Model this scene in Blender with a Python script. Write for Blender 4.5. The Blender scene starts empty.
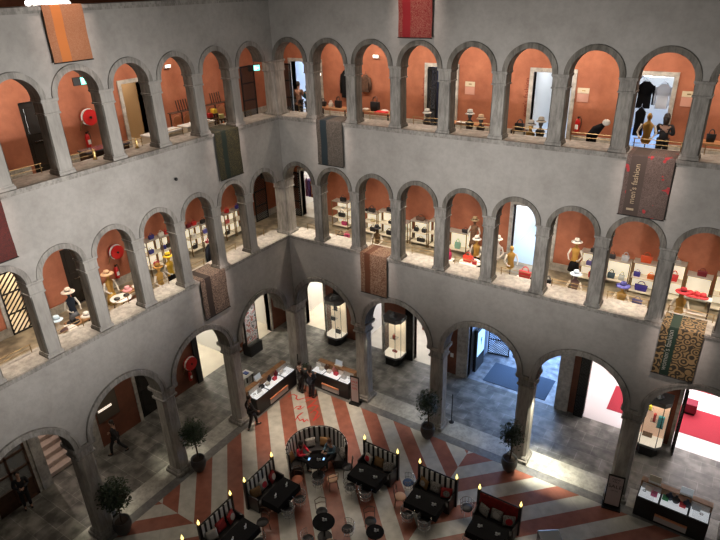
import bpy, bmesh, math, random
from mathutils import Vector, Matrix
random.seed(7)
S = bpy.context.scene
COL = S.collection
R = math.radians
PI = math.pi

# ------------------------------------------------------------------ camera
CP = Vector((15.888, -18.039, 17.298)); YAW, PIT, ROL, FPX = 2.1652, .4514, -.0325, 588.52
_f = Vector((math.cos(YAW)*math.cos(PIT), math.sin(YAW)*math.cos(PIT), -math.sin(PIT)))
_r0 = Vector((math.sin(YAW), -math.cos(YAW), 0)); _u0 = _r0.cross(_f)
_r = _r0*math.cos(ROL)+_u0*math.sin(ROL); _u = _u0*math.cos(ROL)-_r0*math.sin(ROL)
cd = bpy.data.cameras.new('camera'); cam = bpy.data.objects.new('camera', cd); COL.objects.link(cam)
cd.sensor_width = 36; cd.sensor_fit = 'HORIZONTAL'; cd.lens = FPX/720*36; cd.clip_end = 200; cd.clip_start = .1
M = Matrix((_r, _u, -_f)).transposed().to_4x4(); M.translation = CP; cam.matrix_world = M
S.camera = cam
def ray(x, y): return _f+_r*((x-360)/FPX)-_u*((y-270)/FPX)
def onY(x, y, v): d = ray(x, y); return CP+d*((v-CP.y)/d.y)
def onX(x, y, v): d = ray(x, y); return CP+d*((v-CP.x)/d.x)
def onZ(x, y, v): d = ray(x, y); return CP+d*((v-CP.z)/d.z)

# ------------------------------------------------------------------ light
W = bpy.data.worlds.new('world'); S.world = W; W.use_nodes = True
W.node_tree.nodes['Background'].inputs[0].default_value = (1, .93, .82, 1)
W.node_tree.nodes['Background'].inputs[1].default_value = .070
S.view_settings.view_transform = 'Standard'; S.view_settings.look = 'None'
S.view_settings.exposure = 0; S.view_settings.gamma = 1; S.view_settings.use_curve_mapping = False
S.cycles.max_bounces = 6; S.cycles.diffuse_bounces = 3; S.cycles.glossy_bounces = 3; S.cycles.transmission_bounces = 4
S.cycles.transparent_max_bounces = 8; S.cycles.use_denoising = True; S.cycles.sample_clamp_indirect = 4
S.cycles.caustics_reflective = False; S.cycles.caustics_refractive = False; S.cycles.use_light_tree = True
def area(name, loc, size, energy, col, rot=(0, 0, 0), size_y=None, spread=None):
    l = bpy.data.lights.new(name, 'AREA'); l.energy = energy; l.color = col; l.size = size
    if size_y: l.shape = 'RECTANGLE'; l.size_y = size_y
    if spread: l.spread = spread
    o = bpy.data.objects.new(name, l); COL.objects.link(o); o.location = loc; o.rotation_euler = rot; return o
def spot(name, loc, tgt, energy, col, deg, blend=.5, rad=.05):
    l = bpy.data.lights.new(name, 'SPOT'); l.energy = energy; l.color = col; l.spot_size = R(deg); l.spot_blend = blend; l.shadow_soft_size = rad
    o = bpy.data.objects.new(name, l); COL.objects.link(o); o.location = loc
    o.rotation_euler = (Vector(tgt)-Vector(loc)).to_track_quat('-Z', 'Y').to_euler(); return o
def point(name, loc, energy, col, rad=.1):
    l = bpy.data.lights.new(name, 'POINT'); l.energy = energy; l.color = col; l.shadow_soft_size = rad
    o = bpy.data.objects.new(name, l); COL.objects.link(o); o.location = loc; return o
WARM = (1, .80, .62); NEUT = (1, .94, .88); COOL = (.62, .78, 1)
# the lamps of the opposite galleries wash the two walls
for i, (x, tx, e, w) in enumerate(((1.5, 3.2, 2000, 52), (5.5, 7.6, 4300, 50), (8.5, 12.2, 5000, 50))):
    spot('gallery_or_fill_lamp', (x, -17.5, 11.0), (tx, 0, 11.6), e, NEUT, w, 1, .4)
for i, (y, ty, e, w) in enumerate(((-5, -5.6, 2600, 52), (-9, -11.4, 9800, 54))):
    spot('gallery_or_fill_lamp', (17.9, y, 11.0), (0, ty, 11.9), e, NEUT, w, 1, .4)
spot('gallery_or_fill_lamp', (13, -17.0, 15.5), (.3, -.3, 15.4), 900, NEUT, 36, 1, .4)  # extra unseen spot, added to brighten the dim top corner
spot('corner_fill_spot', (3.0, -2.6, 15), (2.4, -2.2, 0), 7200, WARM, 28, .9, .1)  # added floating spot without a fixture, brightens the corner floor
# ceiling lamps of the galleries behind the arches
for (z, e) in ((11.2, 105), (16.1, 140)):
    for i in range(4):
        area('gallery_light', (1.4+5.2*i, 2.0 if z > 12 else 1.35, z), 4.4, e if z > 12 else e*1.35, (1, .84, .68), (R(20) if z > 12 else 0, 0, 0), .25, None if z > 12 else R(105))
    for i in range(3):
        area('gallery_light', (-2.0 if z > 12 else -1.35, -2.3-5.2*i, z), .25, e*((.8, .7, .22)[i] if z > 12 else (1, 1, .8)[i]), (1, .84, .68), (0, R(20) if z > 12 else 0, 0), 4.4, None if z > 12 else R(105))
for x in (1.7, 9.1, 16.5): area('arcade_light', (x, 2.2, 6.2), 1.5, 18, NEUT, (0, 0, 0), .5)
for y in (-2.1, -9.1): area('arcade_light', (-2.2, y, 6.2), .5, 48, (1, .86, .7), (0, 0, 0), 1.5)

# ------------------------------------------------------------------ materials
MATS = {}
def mat(name, col, rough=.6, metal=0., emit=0., ecol=None, var=0., vs=8., trans=0., alpha=1., bump=0., spec=.5):
    if name in MATS: return MATS[name]
    m = bpy.data.materials.new(name); m.use_nodes = True; nt = m.node_tree; b = nt.nodes['Principled BSDF']
    c = (*col, 1) if len(col) == 3 else col
    b.inputs['Base Color'].default_value = c; b.inputs['Roughness'].default_value = rough; b.inputs['Metallic'].default_value = metal
    b.inputs['Specular IOR Level'].default_value = spec
    if emit: b.inputs['Emission Color'].default_value = (*(ecol or col), 1); b.inputs['Emission Strength'].default_value = emit
    if trans: b.inputs['Transmission Weight'].default_value = trans
    if alpha < 1: b.inputs['Alpha'].default_value = alpha
    if var or bump:
        g = nt.nodes.new('ShaderNodeNewGeometry'); n = nt.nodes.new('ShaderNodeTexNoise'); n.inputs['Scale'].default_value = vs; n.inputs['Detail'].default_value = 6
        nt.links.new(g.outputs['Position'], n.inputs['Vector'])
        if var:
            r = nt.nodes.new('ShaderNodeValToRGB'); r.color_ramp.elements[0].position = .3; r.color_ramp.elements[1].position = .7
            r.color_ramp.elements[0].color = (*[max(0, v*(1-var)) for v in c[:3]], 1); r.color_ramp.elements[1].color = (*[min(1, v*(1+var)) for v in c[:3]], 1)
            nt.links.new(n.outputs['Fac'], r.inputs['Fac']); nt.links.new(r.outputs['Color'], b.inputs['Base Color'])
        if bump:
            bp = nt.nodes.new('ShaderNodeBump'); bp.inputs['Strength'].default_value = bump; bp.inputs['Distance'].default_value = .03
            nt.links.new(n.outputs['Fac'], bp.inputs['Height']); nt.links.new(bp.outputs['Normal'], b.inputs['Normal'])
    MATS[name] = m; return m
def nodes(name):
    m = bpy.data.materials.new(name); m.use_nodes = True; MATS[name] = m; nt = m.node_tree
    def N(t, **k):
        n = nt.nodes.new('ShaderNode'+t)
        for a, v in k.items(): setattr(n, a, v)
        return n
    def L(a, b): nt.links.new(a, b)
    def MA(op, a, b=None, c=None):
        n = N('Math', operation=op)
        for i, v in enumerate((a, b, c)):
            if v is None: continue
            if isinstance(v, (int, float)): n.inputs[i].default_value = v
            else: L(v, n.inputs[i])
        return n.outputs[0]
    def MIX(fac, a, b, bt='MIX'):
        n = N('MixRGB', blend_type=bt)
        for i, v in enumerate((fac, a, b)):
            if isinstance(v, (int, float)): n.inputs[i].default_value = v
            elif isinstance(v, tuple): n.inputs[i].default_value = (*v, 1)
            else: L(v, n.inputs[i])
        return n.outputs[0]
    def RAMP(fac, *st):
        n = N('ValToRGB'); e = n.color_ramp.elements
        while len(e) < len(st): e.new(.5)
        for i, (p, c) in enumerate(st): e[i].position = p; e[i].color = (*c, 1)
        L(fac, n.inputs[0]); return n.outputs[0]
    return m, nt.nodes['Principled BSDF'], N, L, MA, MIX, RAMP
def weathered(name, base, dark, light, rough=.8, stain=.5, streak=True):
    m, b, N, L, MA, MIX, RAMP = nodes(name)
    g = N('NewGeometry'); n1 = N('TexNoise'); n1.inputs['Scale'].default_value = .9; n1.inputs['Detail'].default_value = 8; L(g.outputs['Position'], n1.inputs['Vector'])
    c = RAMP(n1.outputs['Fac'], (.3, dark), (.5, base), (.72, light))
    mp = N('Mapping'); mp.inputs['Scale'].default_value = (9, 9, 1.6) if streak else (5, 5, 5); L(g.outputs['Position'], mp.inputs['Vector'])
    n2 = N('TexNoise'); n2.inputs['Scale'].default_value = 1; n2.inputs['Detail'].default_value = 7; n2.inputs['Roughness'].default_value = .7; L(mp.outputs[0], n2.inputs['Vector'])
    s = RAMP(n2.outputs['Fac'], (.40, (1-stain,)*3), (.58, (1, 1, 1)))
    L(MIX(1, c, s, 'MULTIPLY'), b.inputs['Base Color']); b.inputs['Roughness'].default_value = rough
    bp = N('Bump'); bp.inputs['Strength'].default_value = .25; bp.inputs['Distance'].default_value = .03; L(n2.outputs['Fac'], bp.inputs['Height']); L(bp.outputs[0], b.inputs['Normal'])
    return m
PLASTER = weathered('grey_plaster', (.42, .405, .385), (.36, .345, .325), (.46, .445, .425), .85, .10, False)
STONE = weathered('weathered_stone', (.36, .345, .32), (.27, .255, .235), (.44, .425, .395), .8, .38)
GST = weathered('arcade_pier_stone', (.44, .42, .38), (.33, .31, .28), (.52, .50, .46), .8, .30)
STONE_SHADE = weathered('shaded_stained_stone', (.17, .16, .14), (.10, .093, .08), (.25, .235, .21), .85, .4)  # stained stone, darkened further to paint in the shade of the reveals
STONER = weathered('dark_ring_stone', (.22, .205, .18), (.13, .12, .10), (.32, .30, .27), .85, .45)
STONEL = weathered('pale_pillar_stone', (.42, .405, .38), (.36, .345, .32), (.46, .445, .42), .8, .16)
SILL = weathered('pale_sill_stone', (.52, .49, .44), (.40, .37, .33), (.62, .60, .55), .6, .35, False)
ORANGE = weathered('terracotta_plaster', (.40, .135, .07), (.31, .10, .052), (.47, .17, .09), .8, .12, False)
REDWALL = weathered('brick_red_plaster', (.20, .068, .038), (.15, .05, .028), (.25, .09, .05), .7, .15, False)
def mk_mosaic():
    m, b, N, L, MA, MIX, RAMP = nodes('court_paving')
    g = N('NewGeometry'); sx = N('SeparateXYZ'); L(g.outputs['Position'], sx.inputs[0]); x, y = sx.outputs[0], sx.outputs[1]
    xf = MA('MINIMUM', x, MA('SUBTRACT', 18.16, x)); yf = MA('MAXIMUM', y, MA('SUBTRACT', -17.94, y))
    c = MA('ADD', xf, yf); k = MA('DIVIDE', MA('ADD', c, .03), 1.692); fr = MA('FRACT', k)
    flip = MA('ABSOLUTE', MA('SUBTRACT', MA('GREATER_THAN', x, 9.08), MA('LESS_THAN', y, -8.97)))
    red = MA('ABSOLUTE', MA('SUBTRACT', MA('LESS_THAN', fr, .5), flip))
    n = N('TexNoise'); n.inputs['Scale'].default_value = 3; n.inputs['Detail'].default_value = 8; L(g.outputs['Position'], n.inputs['Vector'])
    rc = RAMP(n.outputs['Fac'], (.3, (.25, .088, .058)), (.7, (.36, .135, .092))); wc = RAMP(n.outputs['Fac'], (.3, (.42, .41, .36)), (.7, (.58, .56, .50)))
    col = MIX(red, wc, rc)
    # thin joints across the stripes
    d = MA('SUBTRACT', xf, yf); j = MA('LESS_THAN', MA('FRACT', MA('DIVIDE', d, 1.9)), .006)
    j2 = MA('LESS_THAN', MA('ABSOLUTE', MA('SUBTRACT', fr, .5)), .004)
    col = MIX(MA('MULTIPLY', MA('MAXIMUM', j, j2), .4), col, (.12, .1, .09))
    L(col, b.inputs['Base Color']); b.inputs['Roughness'].default_value = .28
    return m
MOSAIC = mk_mosaic()
def mk_flag(name, c1, c2, mortar, scale, rough=.45, bw=.5, bh=.5):
    m, b, N, L, MA, MIX, RAMP = nodes(name)
    g = N('NewGeometry'); t = N('TexBrick'); t.inputs['Scale'].default_value = scale; t.inputs['Brick Width'].default_value = bw; t.inputs['Row Height'].default_value = bh
    t.inputs['Color1'].default_value = (*c1, 1); t.inputs['Color2'].default_value = (*c2, 1); t.inputs['Mortar'].default_value = (*mortar, 1); t.inputs['Mortar Size'].default_value = .012
    L(g.outputs['Position'], t.inputs['Vector'])
    n = N('TexNoise'); n.inputs['Scale'].default_value = 2.2; n.inputs['Detail'].default_value = 9; L(g.outputs['Position'], n.inputs['Vector'])
    s = RAMP(n.outputs['Fac'], (.38, (.45, .45, .45)), (.64, (1.2, 1.2, 1.2)))
    L(MIX(1, t.outputs['Color'], s, 'MULTIPLY'), b.inputs['Base Color']); b.inputs['Roughness'].default_value = rough
    return m
FLAG = mk_flag('stone_flags', (.26, .25, .22), (.16, .155, .14), (.33, .32, .29), 1.0, .5, .95, .62)
TERRAZZO = mk_flag('gallery_terrazzo', (.34, .29, .20), (.32, .27, .19), (.34, .29, .2), .5, .4)
KERB = weathered('kerb_marble', (.46, .45, .40), (.34, .33, .29), (.58, .57, .52), .4, .3, False)
STRIP = weathered('dark_border_marble', (.19, .19, .185), (.13, .13, .13), (.26, .26, .25), .35, .3, False)
BLACK = mat('black_lacquer', (.012, .012, .013), .35); BLACKM = mat('black_iron', (.02, .02, .02), .4, .6)
WHITE = mat('white_paint', (.8, .8, .78), .5); CREAM = mat('cream_panel', (.78, .72, .58), .5)
LIT = mat('backlit_shelf_panel', (.9, .82, .62), .5, emit=.62, ecol=(1, .88, .66)); LITW = mat('lit_counter_tray', (.8, .82, .85), .4, emit=.42, ecol=(.9, .95, 1))
WOOD = mat('oak_wood', (.30, .15, .065), .45, var=.3, vs=6); DARKW = mat('dark_wood', (.075, .035, .02), .4, var=.3, vs=6)
CHROME = mat('chrome', (.7, .72, .74), .15, 1.); BRASS = mat('brushed_brass', (.28, .19, .09), .4, .9)
GLASS = mat('clear_glass', (.9, .95, .95), .03, alpha=.14, spec=.8); SKIN = mat('skin', (.42, .24, .17), .55); HAIR = mat('dark_hair', (.02, .013, .01), .5)
OCHRE = mat('ochre_cloth', (.52, .29, .06), .7); BAGC = {}
def colmat(name, rgb, rough=.5): return mat(name, rgb, rough)
BLKF = mat('black_leather', (.014, .013, .014), .42); BLKC = mat('black_cloth', (.006, .006, .007), .9, spec=.2)

# ------------------------------------------------------------------ mesh helpers
class MB:
    def __init__(s): s.b = bmesh.new()
    def box(s, x0, x1, y0, y1, z0, z1, m=None):
        vs = [s.b.verts.new(v) for v in ((x0,y0,z0),(x1,y0,z0),(x1,y1,z0),(x0,y1,z0),(x0,y0,z1),(x1,y0,z1),(x1,y1,z1),(x0,y1,z1))]
        if m is not None:
            for v in vs: v.co = m @ v.co
        for f in ((0,3,2,1),(4,5,6,7),(0,1,5,4),(1,2,6,5),(2,3,7,6),(3,0,4,7)): s.b.faces.new([vs[i] for i in f])
        return s
    def rings(s, rings, cap=True, closed=True):
        R_ = [[s.b.verts.new(p) for p in r] for r in rings]; n = len(R_[0])
        for a, b in zip(R_, R_[1:]):
            for i in range(n if closed else n-1): s.b.faces.new((a[i], a[(i+1) % n], b[(i+1) % n], b[i]))
        if cap:
            s.b.faces.new(R_[0][::-1]); s.b.faces.new(R_[-1])
        return s
    def lathe(s, prof, n=16, c=(0, 0, 0), sx=1, sy=1, cap=True):
        return s.rings([[(c[0]+r*sx*math.cos(2*PI*i/n), c[1]+r*sy*math.sin(2*PI*i/n), c[2]+z) for i in range(n)] for r, z in prof], cap)
    def sqlathe(s, prof, ch=.0, c=(0, 0), dx=1., dy=1.):
        out = []
        for r, z in prof:
            a, b = r*dx, r*dy; k = ch
            out.append([(c[0]+p, c[1]+q, z) for p, q in ((a-k,-b),(a,-b+k),(a,b-k),(a-k,b),(-a+k,b),(-a,b-k),(-a,-b+k),(-a+k,-b))])
        return s.rings(out)
    def tube(s, pts, r, n=8, rr=None, closed=False):
        pts = [Vector(p) for p in pts]; rings = []; up = None
        for i, p in enumerate(pts):
            if closed: t = pts[(i+1) % len(pts)]-pts[i-1]
            else: t = (pts[min(i+1, len(pts)-1)]-pts[max(i-1, 0)])
            t.normalize()
            if up is None: up = Vector((0, 0, 1)) if abs(t.z) < .9 else Vector((1, 0, 0))
            a = up-t*up.dot(t)
            if a.length < 1e-4: a = t.orthogonal()
            a.normalize(); up = a; b = t.cross(a); q = rr[i] if rr else r
            rings.append([p+a*(q*math.cos(2*PI*k/n))+b*(q*math.sin(2*PI*k/n)) for k in range(n)])
        if closed: rings.append(rings[0]); return s.rings(rings, False)
        return s.rings(rings)
    def ball(s, c, r, sx=1, sy=1, sz=1, n=12):
        m = Matrix.Translation(c) @ Matrix.Diagonal((sx, sy, sz, 1)); bmesh.ops.create_uvsphere(s.b, u_segments=n, v_segments=max(6, n//2+2), radius=r, matrix=m); return s
    def prism(s, poly, z0, z1):
        a = [s.b.verts.new((x, y, z0)) for x, y in poly]; b = [s.b.verts.new((x, y, z1)) for x, y in poly]; n = len(a)
        for i in range(n): s.b.faces.new((a[i], a[(i+1) % n], b[(i+1) % n], b[i]))
        s.b.faces.new(a[::-1]); s.b.faces.new(b); return s
    def mesh(s, name, m, smooth=False, bevel=0):
        if bevel: bmesh.ops.bevel(s.b, geom=s.b.edges[:], offset=bevel, segments=2, affect='EDGES', profile=.6)
        bmesh.ops.recalc_face_normals(s.b, faces=s.b.faces[:])
        me = bpy.data.meshes.new(name); s.b.to_mesh(me); s.b.free()
        for x in (m if isinstance(m, (list, tuple)) else [m]): me.materials.append(x)
        if smooth:
            for p in me.polygons: p.use_smooth = True
        return me
CACHE = {}
def cached(key, fn):
    if key not in CACHE: CACHE[key] = fn()
    return CACHE[key]
def obj(name, me, parent=None, loc=(0, 0, 0), rz=0, sc=None):
    if isinstance(me, tuple): me = me[0].mesh(name, *me[1:])
    o = bpy.data.objects.new(name, me); COL.objects.link(o); o.location = loc
    if rz: o.rotation_euler = (0, 0, rz)
    if sc: o.scale = sc
    if parent: o.parent = parent
    return o
def tag(o, label, cat, group=None):
    o['label'] = label; o['category'] = cat
    if len(label.split()) > 16: print('LONG', label)
    if group: o['group'] = group
    return o
def thing(name, label, cat, loc=(0, 0, 0), rz=0, group=None):
    o = bpy.data.objects.new(name, None); COL.objects.link(o); o.location = loc; o.rotation_euler = (0, 0, rz); o.empty_display_size = .1
    return tag(o, label, cat, group)
def struct(name, mb, m, smooth=False, bevel=0):
    o = obj(name, mb.mesh(name, m, smooth, bevel)); o['kind'] = 'structure'; return o
ORD = ['corner', 'first', 'second', 'third', 'fourth', 'fifth', 'sixth', 'seventh', 'eighth', 'ninth', 'tenth']

# ------------------------------------------------------------------ architecture
def XR(u, d, z): return Vector((u, d, z))
def XL(u, d, z): return Vector((-d, -u, z))
D = 4.1
Z1, Z2, Z3 = 4.15, 10.08, 14.79
UL, UR = 18.6, 20.3
def arch_band(mb, X, bays, u_end, zs, zt, th):
    """wall above the springing, with arched openings; bays = [(centre, radius)]"""
    v = mb.b.verts.new; f = mb.b.faces.new
    def quad(a, b, c, d_): f([v(a), v(b), v(c), v(d_)])
    def slab(u0, z0a, z0b, u1):
        for d in (0, th): quad(X(u0, d, z0a), X(u1, d, z0b), X(u1, d, zt), X(u0, d, zt))
        quad(X(u0, 0, z0a), X(u1, 0, z0b), X(u1, th, z0b), X(u0, th, z0a))
    prev = 0
    for c, r in bays:
        if c-r > prev: slab(prev, zs, zs, c-r)
        n = 20
        for i in range(n):
            a0, a1 = PI-PI*i/n, PI-PI*(i+1)/n
            slab(c+r*math.cos(a0), zs+r*math.sin(a0), zs+r*math.sin(a1), c+r*math.cos(a1))
        prev = c+r
    if prev < u_end: slab(prev, zs, zs, u_end)
def box3(mb, X, u0, u1, d0, d1, z0, z1):
    a = X(u0, d0, z0); b = X(u1, d1, z1); mb.box(min(a.x, b.x), max(a.x, b.x), min(a.y, b.y), max(a.y, b.y), z0, z1)
RO, RS = -.17, 1.85; LO, LS = .40, 1.744
def pc(side, k): return (RO+RS*k) if side == 'R' else (LO+LS*k)
SIDES = (('R', XR, UR, 'right'), ('L', XL, UL, 'left'))
trim_n = [0]
def trim(mb, m, **k):
    trim_n[0] += 1; return struct('trim_%d' % trim_n[0], mb, m, **k)
LEVEL = {1: 'ground arcade', 2: 'middle gallery', 3: 'upper gallery'}
for s, X, UE, side in SIDES:
    mb = MB()
    ua = [((pc(s, k)+pc(s, k+1))/2, pc(s, k+1)-pc(s, k)) for k in range(0, 10)]
    if s == 'R': ua[0] = (.80, 1.85)
    ub = [((pc(s, k)+pc(s, k+2))/2, pc(s, k+2)-pc(s, k)) for k in range(0, 10, 2)]
    up = [(c, w/2-.225) for c, w in ua if c+w/2 < UE+1]; gr = [(c, w/2-.33) for c, w in ub]
    arch_band(mb, X, gr, UE, Z1, 6.7, .62)
    box3(mb, X, -.9 if s == 'R' else -.9, UE, 0, .86, 6.7, 7.47)
    arch_band(mb, X, up, UE, Z2, 11.8, .46); box3(mb, X, -.46, UE, 0, .86, 11.8, 12.58)
    arch_band(mb, X, up, UE, Z3, 16.2, .46); box3(mb, X, -.46, UE, 0, .86, 16.2, 16.9)
    struct('wall_'+side, mb, PLASTER)
    # cornices and sills
    for z in (7.47, 12.58, 16.9):
        mb = MB(); box3(mb, X, -.9, UE, .0, .92, z+.04, z+.14); trim(mb, SILL)
        mb = MB(); box3(mb, X, -.9, UE, -.09, .0, z+.05, z+.135); box3(mb, X, -.9, UE, -.045, .0, z-.02, z+.05); trim(mb, STONE)
    # archivolts: a stone ring round each opening
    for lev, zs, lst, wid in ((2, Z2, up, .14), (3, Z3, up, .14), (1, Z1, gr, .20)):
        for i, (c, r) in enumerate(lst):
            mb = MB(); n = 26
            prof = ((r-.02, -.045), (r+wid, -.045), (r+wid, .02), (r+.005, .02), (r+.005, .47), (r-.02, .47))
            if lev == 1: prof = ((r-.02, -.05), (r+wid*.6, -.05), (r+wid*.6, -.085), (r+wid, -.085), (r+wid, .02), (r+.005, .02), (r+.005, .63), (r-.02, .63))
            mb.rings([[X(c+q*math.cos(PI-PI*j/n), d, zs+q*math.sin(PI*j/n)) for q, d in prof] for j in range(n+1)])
            o = trim(mb, [STONER if s == 'R' and lev > 1 else STONE, STONE_SHADE])
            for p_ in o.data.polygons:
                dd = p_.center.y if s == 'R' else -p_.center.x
                if dd > .12: p_.material_index = 1  # shade under the arch put into the stone colour
    # pillars
    for lev, z0, zs in ((2, 7.61, Z2), (3, 12.72, Z3)):
        for k in range(0, 11):
            u = pc(s, k)
            if u > UE or (k == 0 and s == 'R'): continue
            if k == 0:
                loc = Vector((-.23, .23, 0)); hw, hd = .235, .235; rz = 0
            else:
                loc = X(u, .23, 0); hw, hd = .225, .225; rz = 0
            place = 'corner of the %s' % LEVEL[lev] if k == 0 else '%s from the corner on the %s wall, %s' % (ORD[k], side, LEVEL[lev])
            t = thing('stone_pillar', 'weathered grey stone pillar, '+place, 'pillar', (loc.x, loc.y, z0), 0, 'stone pillars of the '+LEVEL[lev])
            H = zs-z0; ex = 2.0 if k == 0 else 1.
            key = (lev, k == 0)
            def shaft():
                m = MB(); a = hw*(1.3 if k == 0 else 1); m.sqlathe([(a, .14), (a*.97, H-.42)], .035); return m.mesh('shaft', STONE)
            def base():
                m = MB(); a = hw*(1.35 if k == 0 else 1.02); m.sqlathe([(a+.03, 0), (a+.03, .07), (a+.008, .10), (a+.008, .14)], .01); return m.mesh('base', STONE)
            def cap():
                m = MB(); a = hw*(1.3 if k == 0 else 1); m.sqlathe([(a, H-.42), (a+.02, H-.41), (a+.02, H-.37), (a+.002, H-.36), (a+.002, H-.10), (a+.015, H-.08), (a+.035, H-.05), (a+.035, H)], .01); return m.mesh('capital', STONE)
            key += (s,)
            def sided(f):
                me = f(); me.materials.clear(); me.materials.append(STONE if s == 'R' or k == 0 else STONEL); me.materials.append(STONE_SHADE)
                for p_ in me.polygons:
                    if k and abs(p_.normal.x if s == 'R' else p_.normal.y) > .6: p_.material_index = 1  # side faces take the darker stone as painted reveal shade
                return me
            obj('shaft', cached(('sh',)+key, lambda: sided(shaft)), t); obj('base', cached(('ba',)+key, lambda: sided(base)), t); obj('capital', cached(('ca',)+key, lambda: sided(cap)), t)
    # ground pillars
    for k in range(0, 11, 2):
        u = pc(s, k)
        if u > UE or (k == 0 and s == 'R'): continue
        loc = Vector((-.3, .3, 0)) if k == 0 else X(u, .34, 0); a = .37 if k == 0 else .30
        place = 'heavy grey stone pillar in the court corner of the ground arcade' if k == 0 else 'tall grey stone pillar, %s from the corner along the %s side, ground arcade' % (ORD[k//2], side)
        t = thing('arcade_pillar', place, 'pillar', loc, 0, 'ground arcade pillars'); key = ('g', k == 0)
        def shaft():
            m = MB(); m.sqlathe([(a, .30), (a*.96, 3.62)], .10); return m.mesh('shaft', GST)
        def base():
            m = MB(); m.sqlathe([(a+.10, 0.0), (a+.10, .14), (a+.05, .18), (a+.05, .24), (a+.01, .30)], .03); return m.mesh('base', STONE)
        def cap():
            m = MB(); m.sqlathe([(a-.01, 3.62), (a+.04, 3.64), (a+.04, 3.70), (a, 3.72), (a, 3.92), (a+.05, 3.97), (a+.10, 4.03), (a+.10, 4.15)], .04); return m.mesh('capital', STONE)
        obj('shaft', cached(('sh',)+key, shaft), t); obj('base', cached(('ba',)+key, base), t); obj('capital', cached(('ca',)+key, cap), t)

# back walls with rectangular openings
def holed(X, u0, u1, z0, z1, holes, th=.3, d0=D):
    mb = MB(); us = sorted({u0, u1, *[h[0] for h in holes], *[h[1] for h in holes]}); zs = sorted({z0, z1, *[h[2] for h in holes], *[h[3] for h in holes]})
    for a, b in zip(us, us[1:]):
        for c, e in zip(zs, zs[1:]):
            if a < u0 or b > u1: continue
            mu, mz = (a+b)/2, (c+e)/2
            if any(h[0] < mu < h[1] and h[2] < mz < h[3] for h in holes): continue
            box3(mb, X, a, b, d0, d0+th, c, e)
    bmesh.ops.remove_doubles(mb.b, verts=mb.b.verts[:], dist=1e-4)
    return mb
FL2, FL3 = 6.65, 11.82
def jambs(X, h, m=SILL, w=.14):
    mb = MB(); a, b, c, e = h
    box3(mb, X, a-w, a, D-.06, D+.3, c, e+w); box3(mb, X, b, b+w, D-.06, D+.3, c, e+w); box3(mb, X, a, b, D-.06, D+.3, e, e+w)
    trim(mb, m)
HG_R = [(-2.85, -1.5, 0, 3.4), (1.3, 2.2, 0, 3.4), (4.05, 5.3, 0, 3.4), (6.98, 11.19, 0, 4.6), (12.42, 14.2, 0, 3.6), (15.95, 19.6, 0, 3.4)]
HG_L = [(-2.5, -.45, 0, 3.4), (.9, 2.75, 0, 3.2), (4.8, 6.2, 0, 3.0), (9.3, 10.55, 0, 4.2), (11.1, 12.6, 0, 3.0)]
H2_R = [(-2.5, -1.3, FL2, FL2+2.4), (8.55, 10.2, FL2, FL2+2.5)]
H2_L = [(6.75, 7.87, FL2, FL2+2.3), (9.45, 10.2, FL2, FL2+2.3)]
H3_R = [(-2.55, -.9, FL3, FL3+2.4), (4.55, 5.75, FL3, FL3+2.45), (8.85, 10.25, FL3, FL3+2.45), (12.25, 13.45, FL3, FL3+2.5)]
H3_L = [(3.1, 4.0, FL3, FL3+2.4), (6.9, 7.9, FL3, FL3+2.35)]
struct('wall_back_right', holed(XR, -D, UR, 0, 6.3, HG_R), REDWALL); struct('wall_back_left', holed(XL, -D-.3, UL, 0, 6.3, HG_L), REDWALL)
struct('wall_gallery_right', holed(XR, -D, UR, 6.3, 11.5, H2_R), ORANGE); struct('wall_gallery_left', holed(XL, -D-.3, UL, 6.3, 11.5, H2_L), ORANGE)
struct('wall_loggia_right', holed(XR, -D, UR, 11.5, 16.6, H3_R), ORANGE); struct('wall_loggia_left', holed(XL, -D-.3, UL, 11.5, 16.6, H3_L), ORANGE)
for X, hs in ((XR, HG_R), (XL, HG_L), (XR, H2_R), (XL, H2_L), (XR, H3_R), (XL, H3_L)):
    for h in hs:
        if h not in (H2_L[0], H3_L[1]): jambs(X, h)
# stone facings on the ground arcade wall and baseboards in the galleries
for u0, u1 in ((6.42, 6.84), (11.33, 11.76)):
    mb = MB(); box3(mb, XR, u0, u1, D-.10, D, 0, 5.2); trim(mb, SILL)
mb = MB(); box3(mb, XL, 10.69, 10.96, D-.1, D, 0, 5.2); box3(mb, XL, 8.3, 9.16, D-.1, D, 0, 5.2); trim(mb, SILL)
bn = 0
for X, side, UE, f, hs in ((XR, 'right', UR, FL2, H2_R), (XL, 'left', UL, FL2, H2_L), (XR, 'right', UR, FL3, H3_R), (XL, 'left', UL, FL3, H3_L)):
    cuts = [-D+.1]+[v for h in sorted(hs) for v in (h[0]-.14, h[1]+.14)]+[UE]
    mb = MB()
    for a, b in zip(cuts[::2], cuts[1::2]): box3(mb, X, a, b, D-.04, D, f, f+.32)
    struct('baseboard_'+side, mb, SILL)
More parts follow.
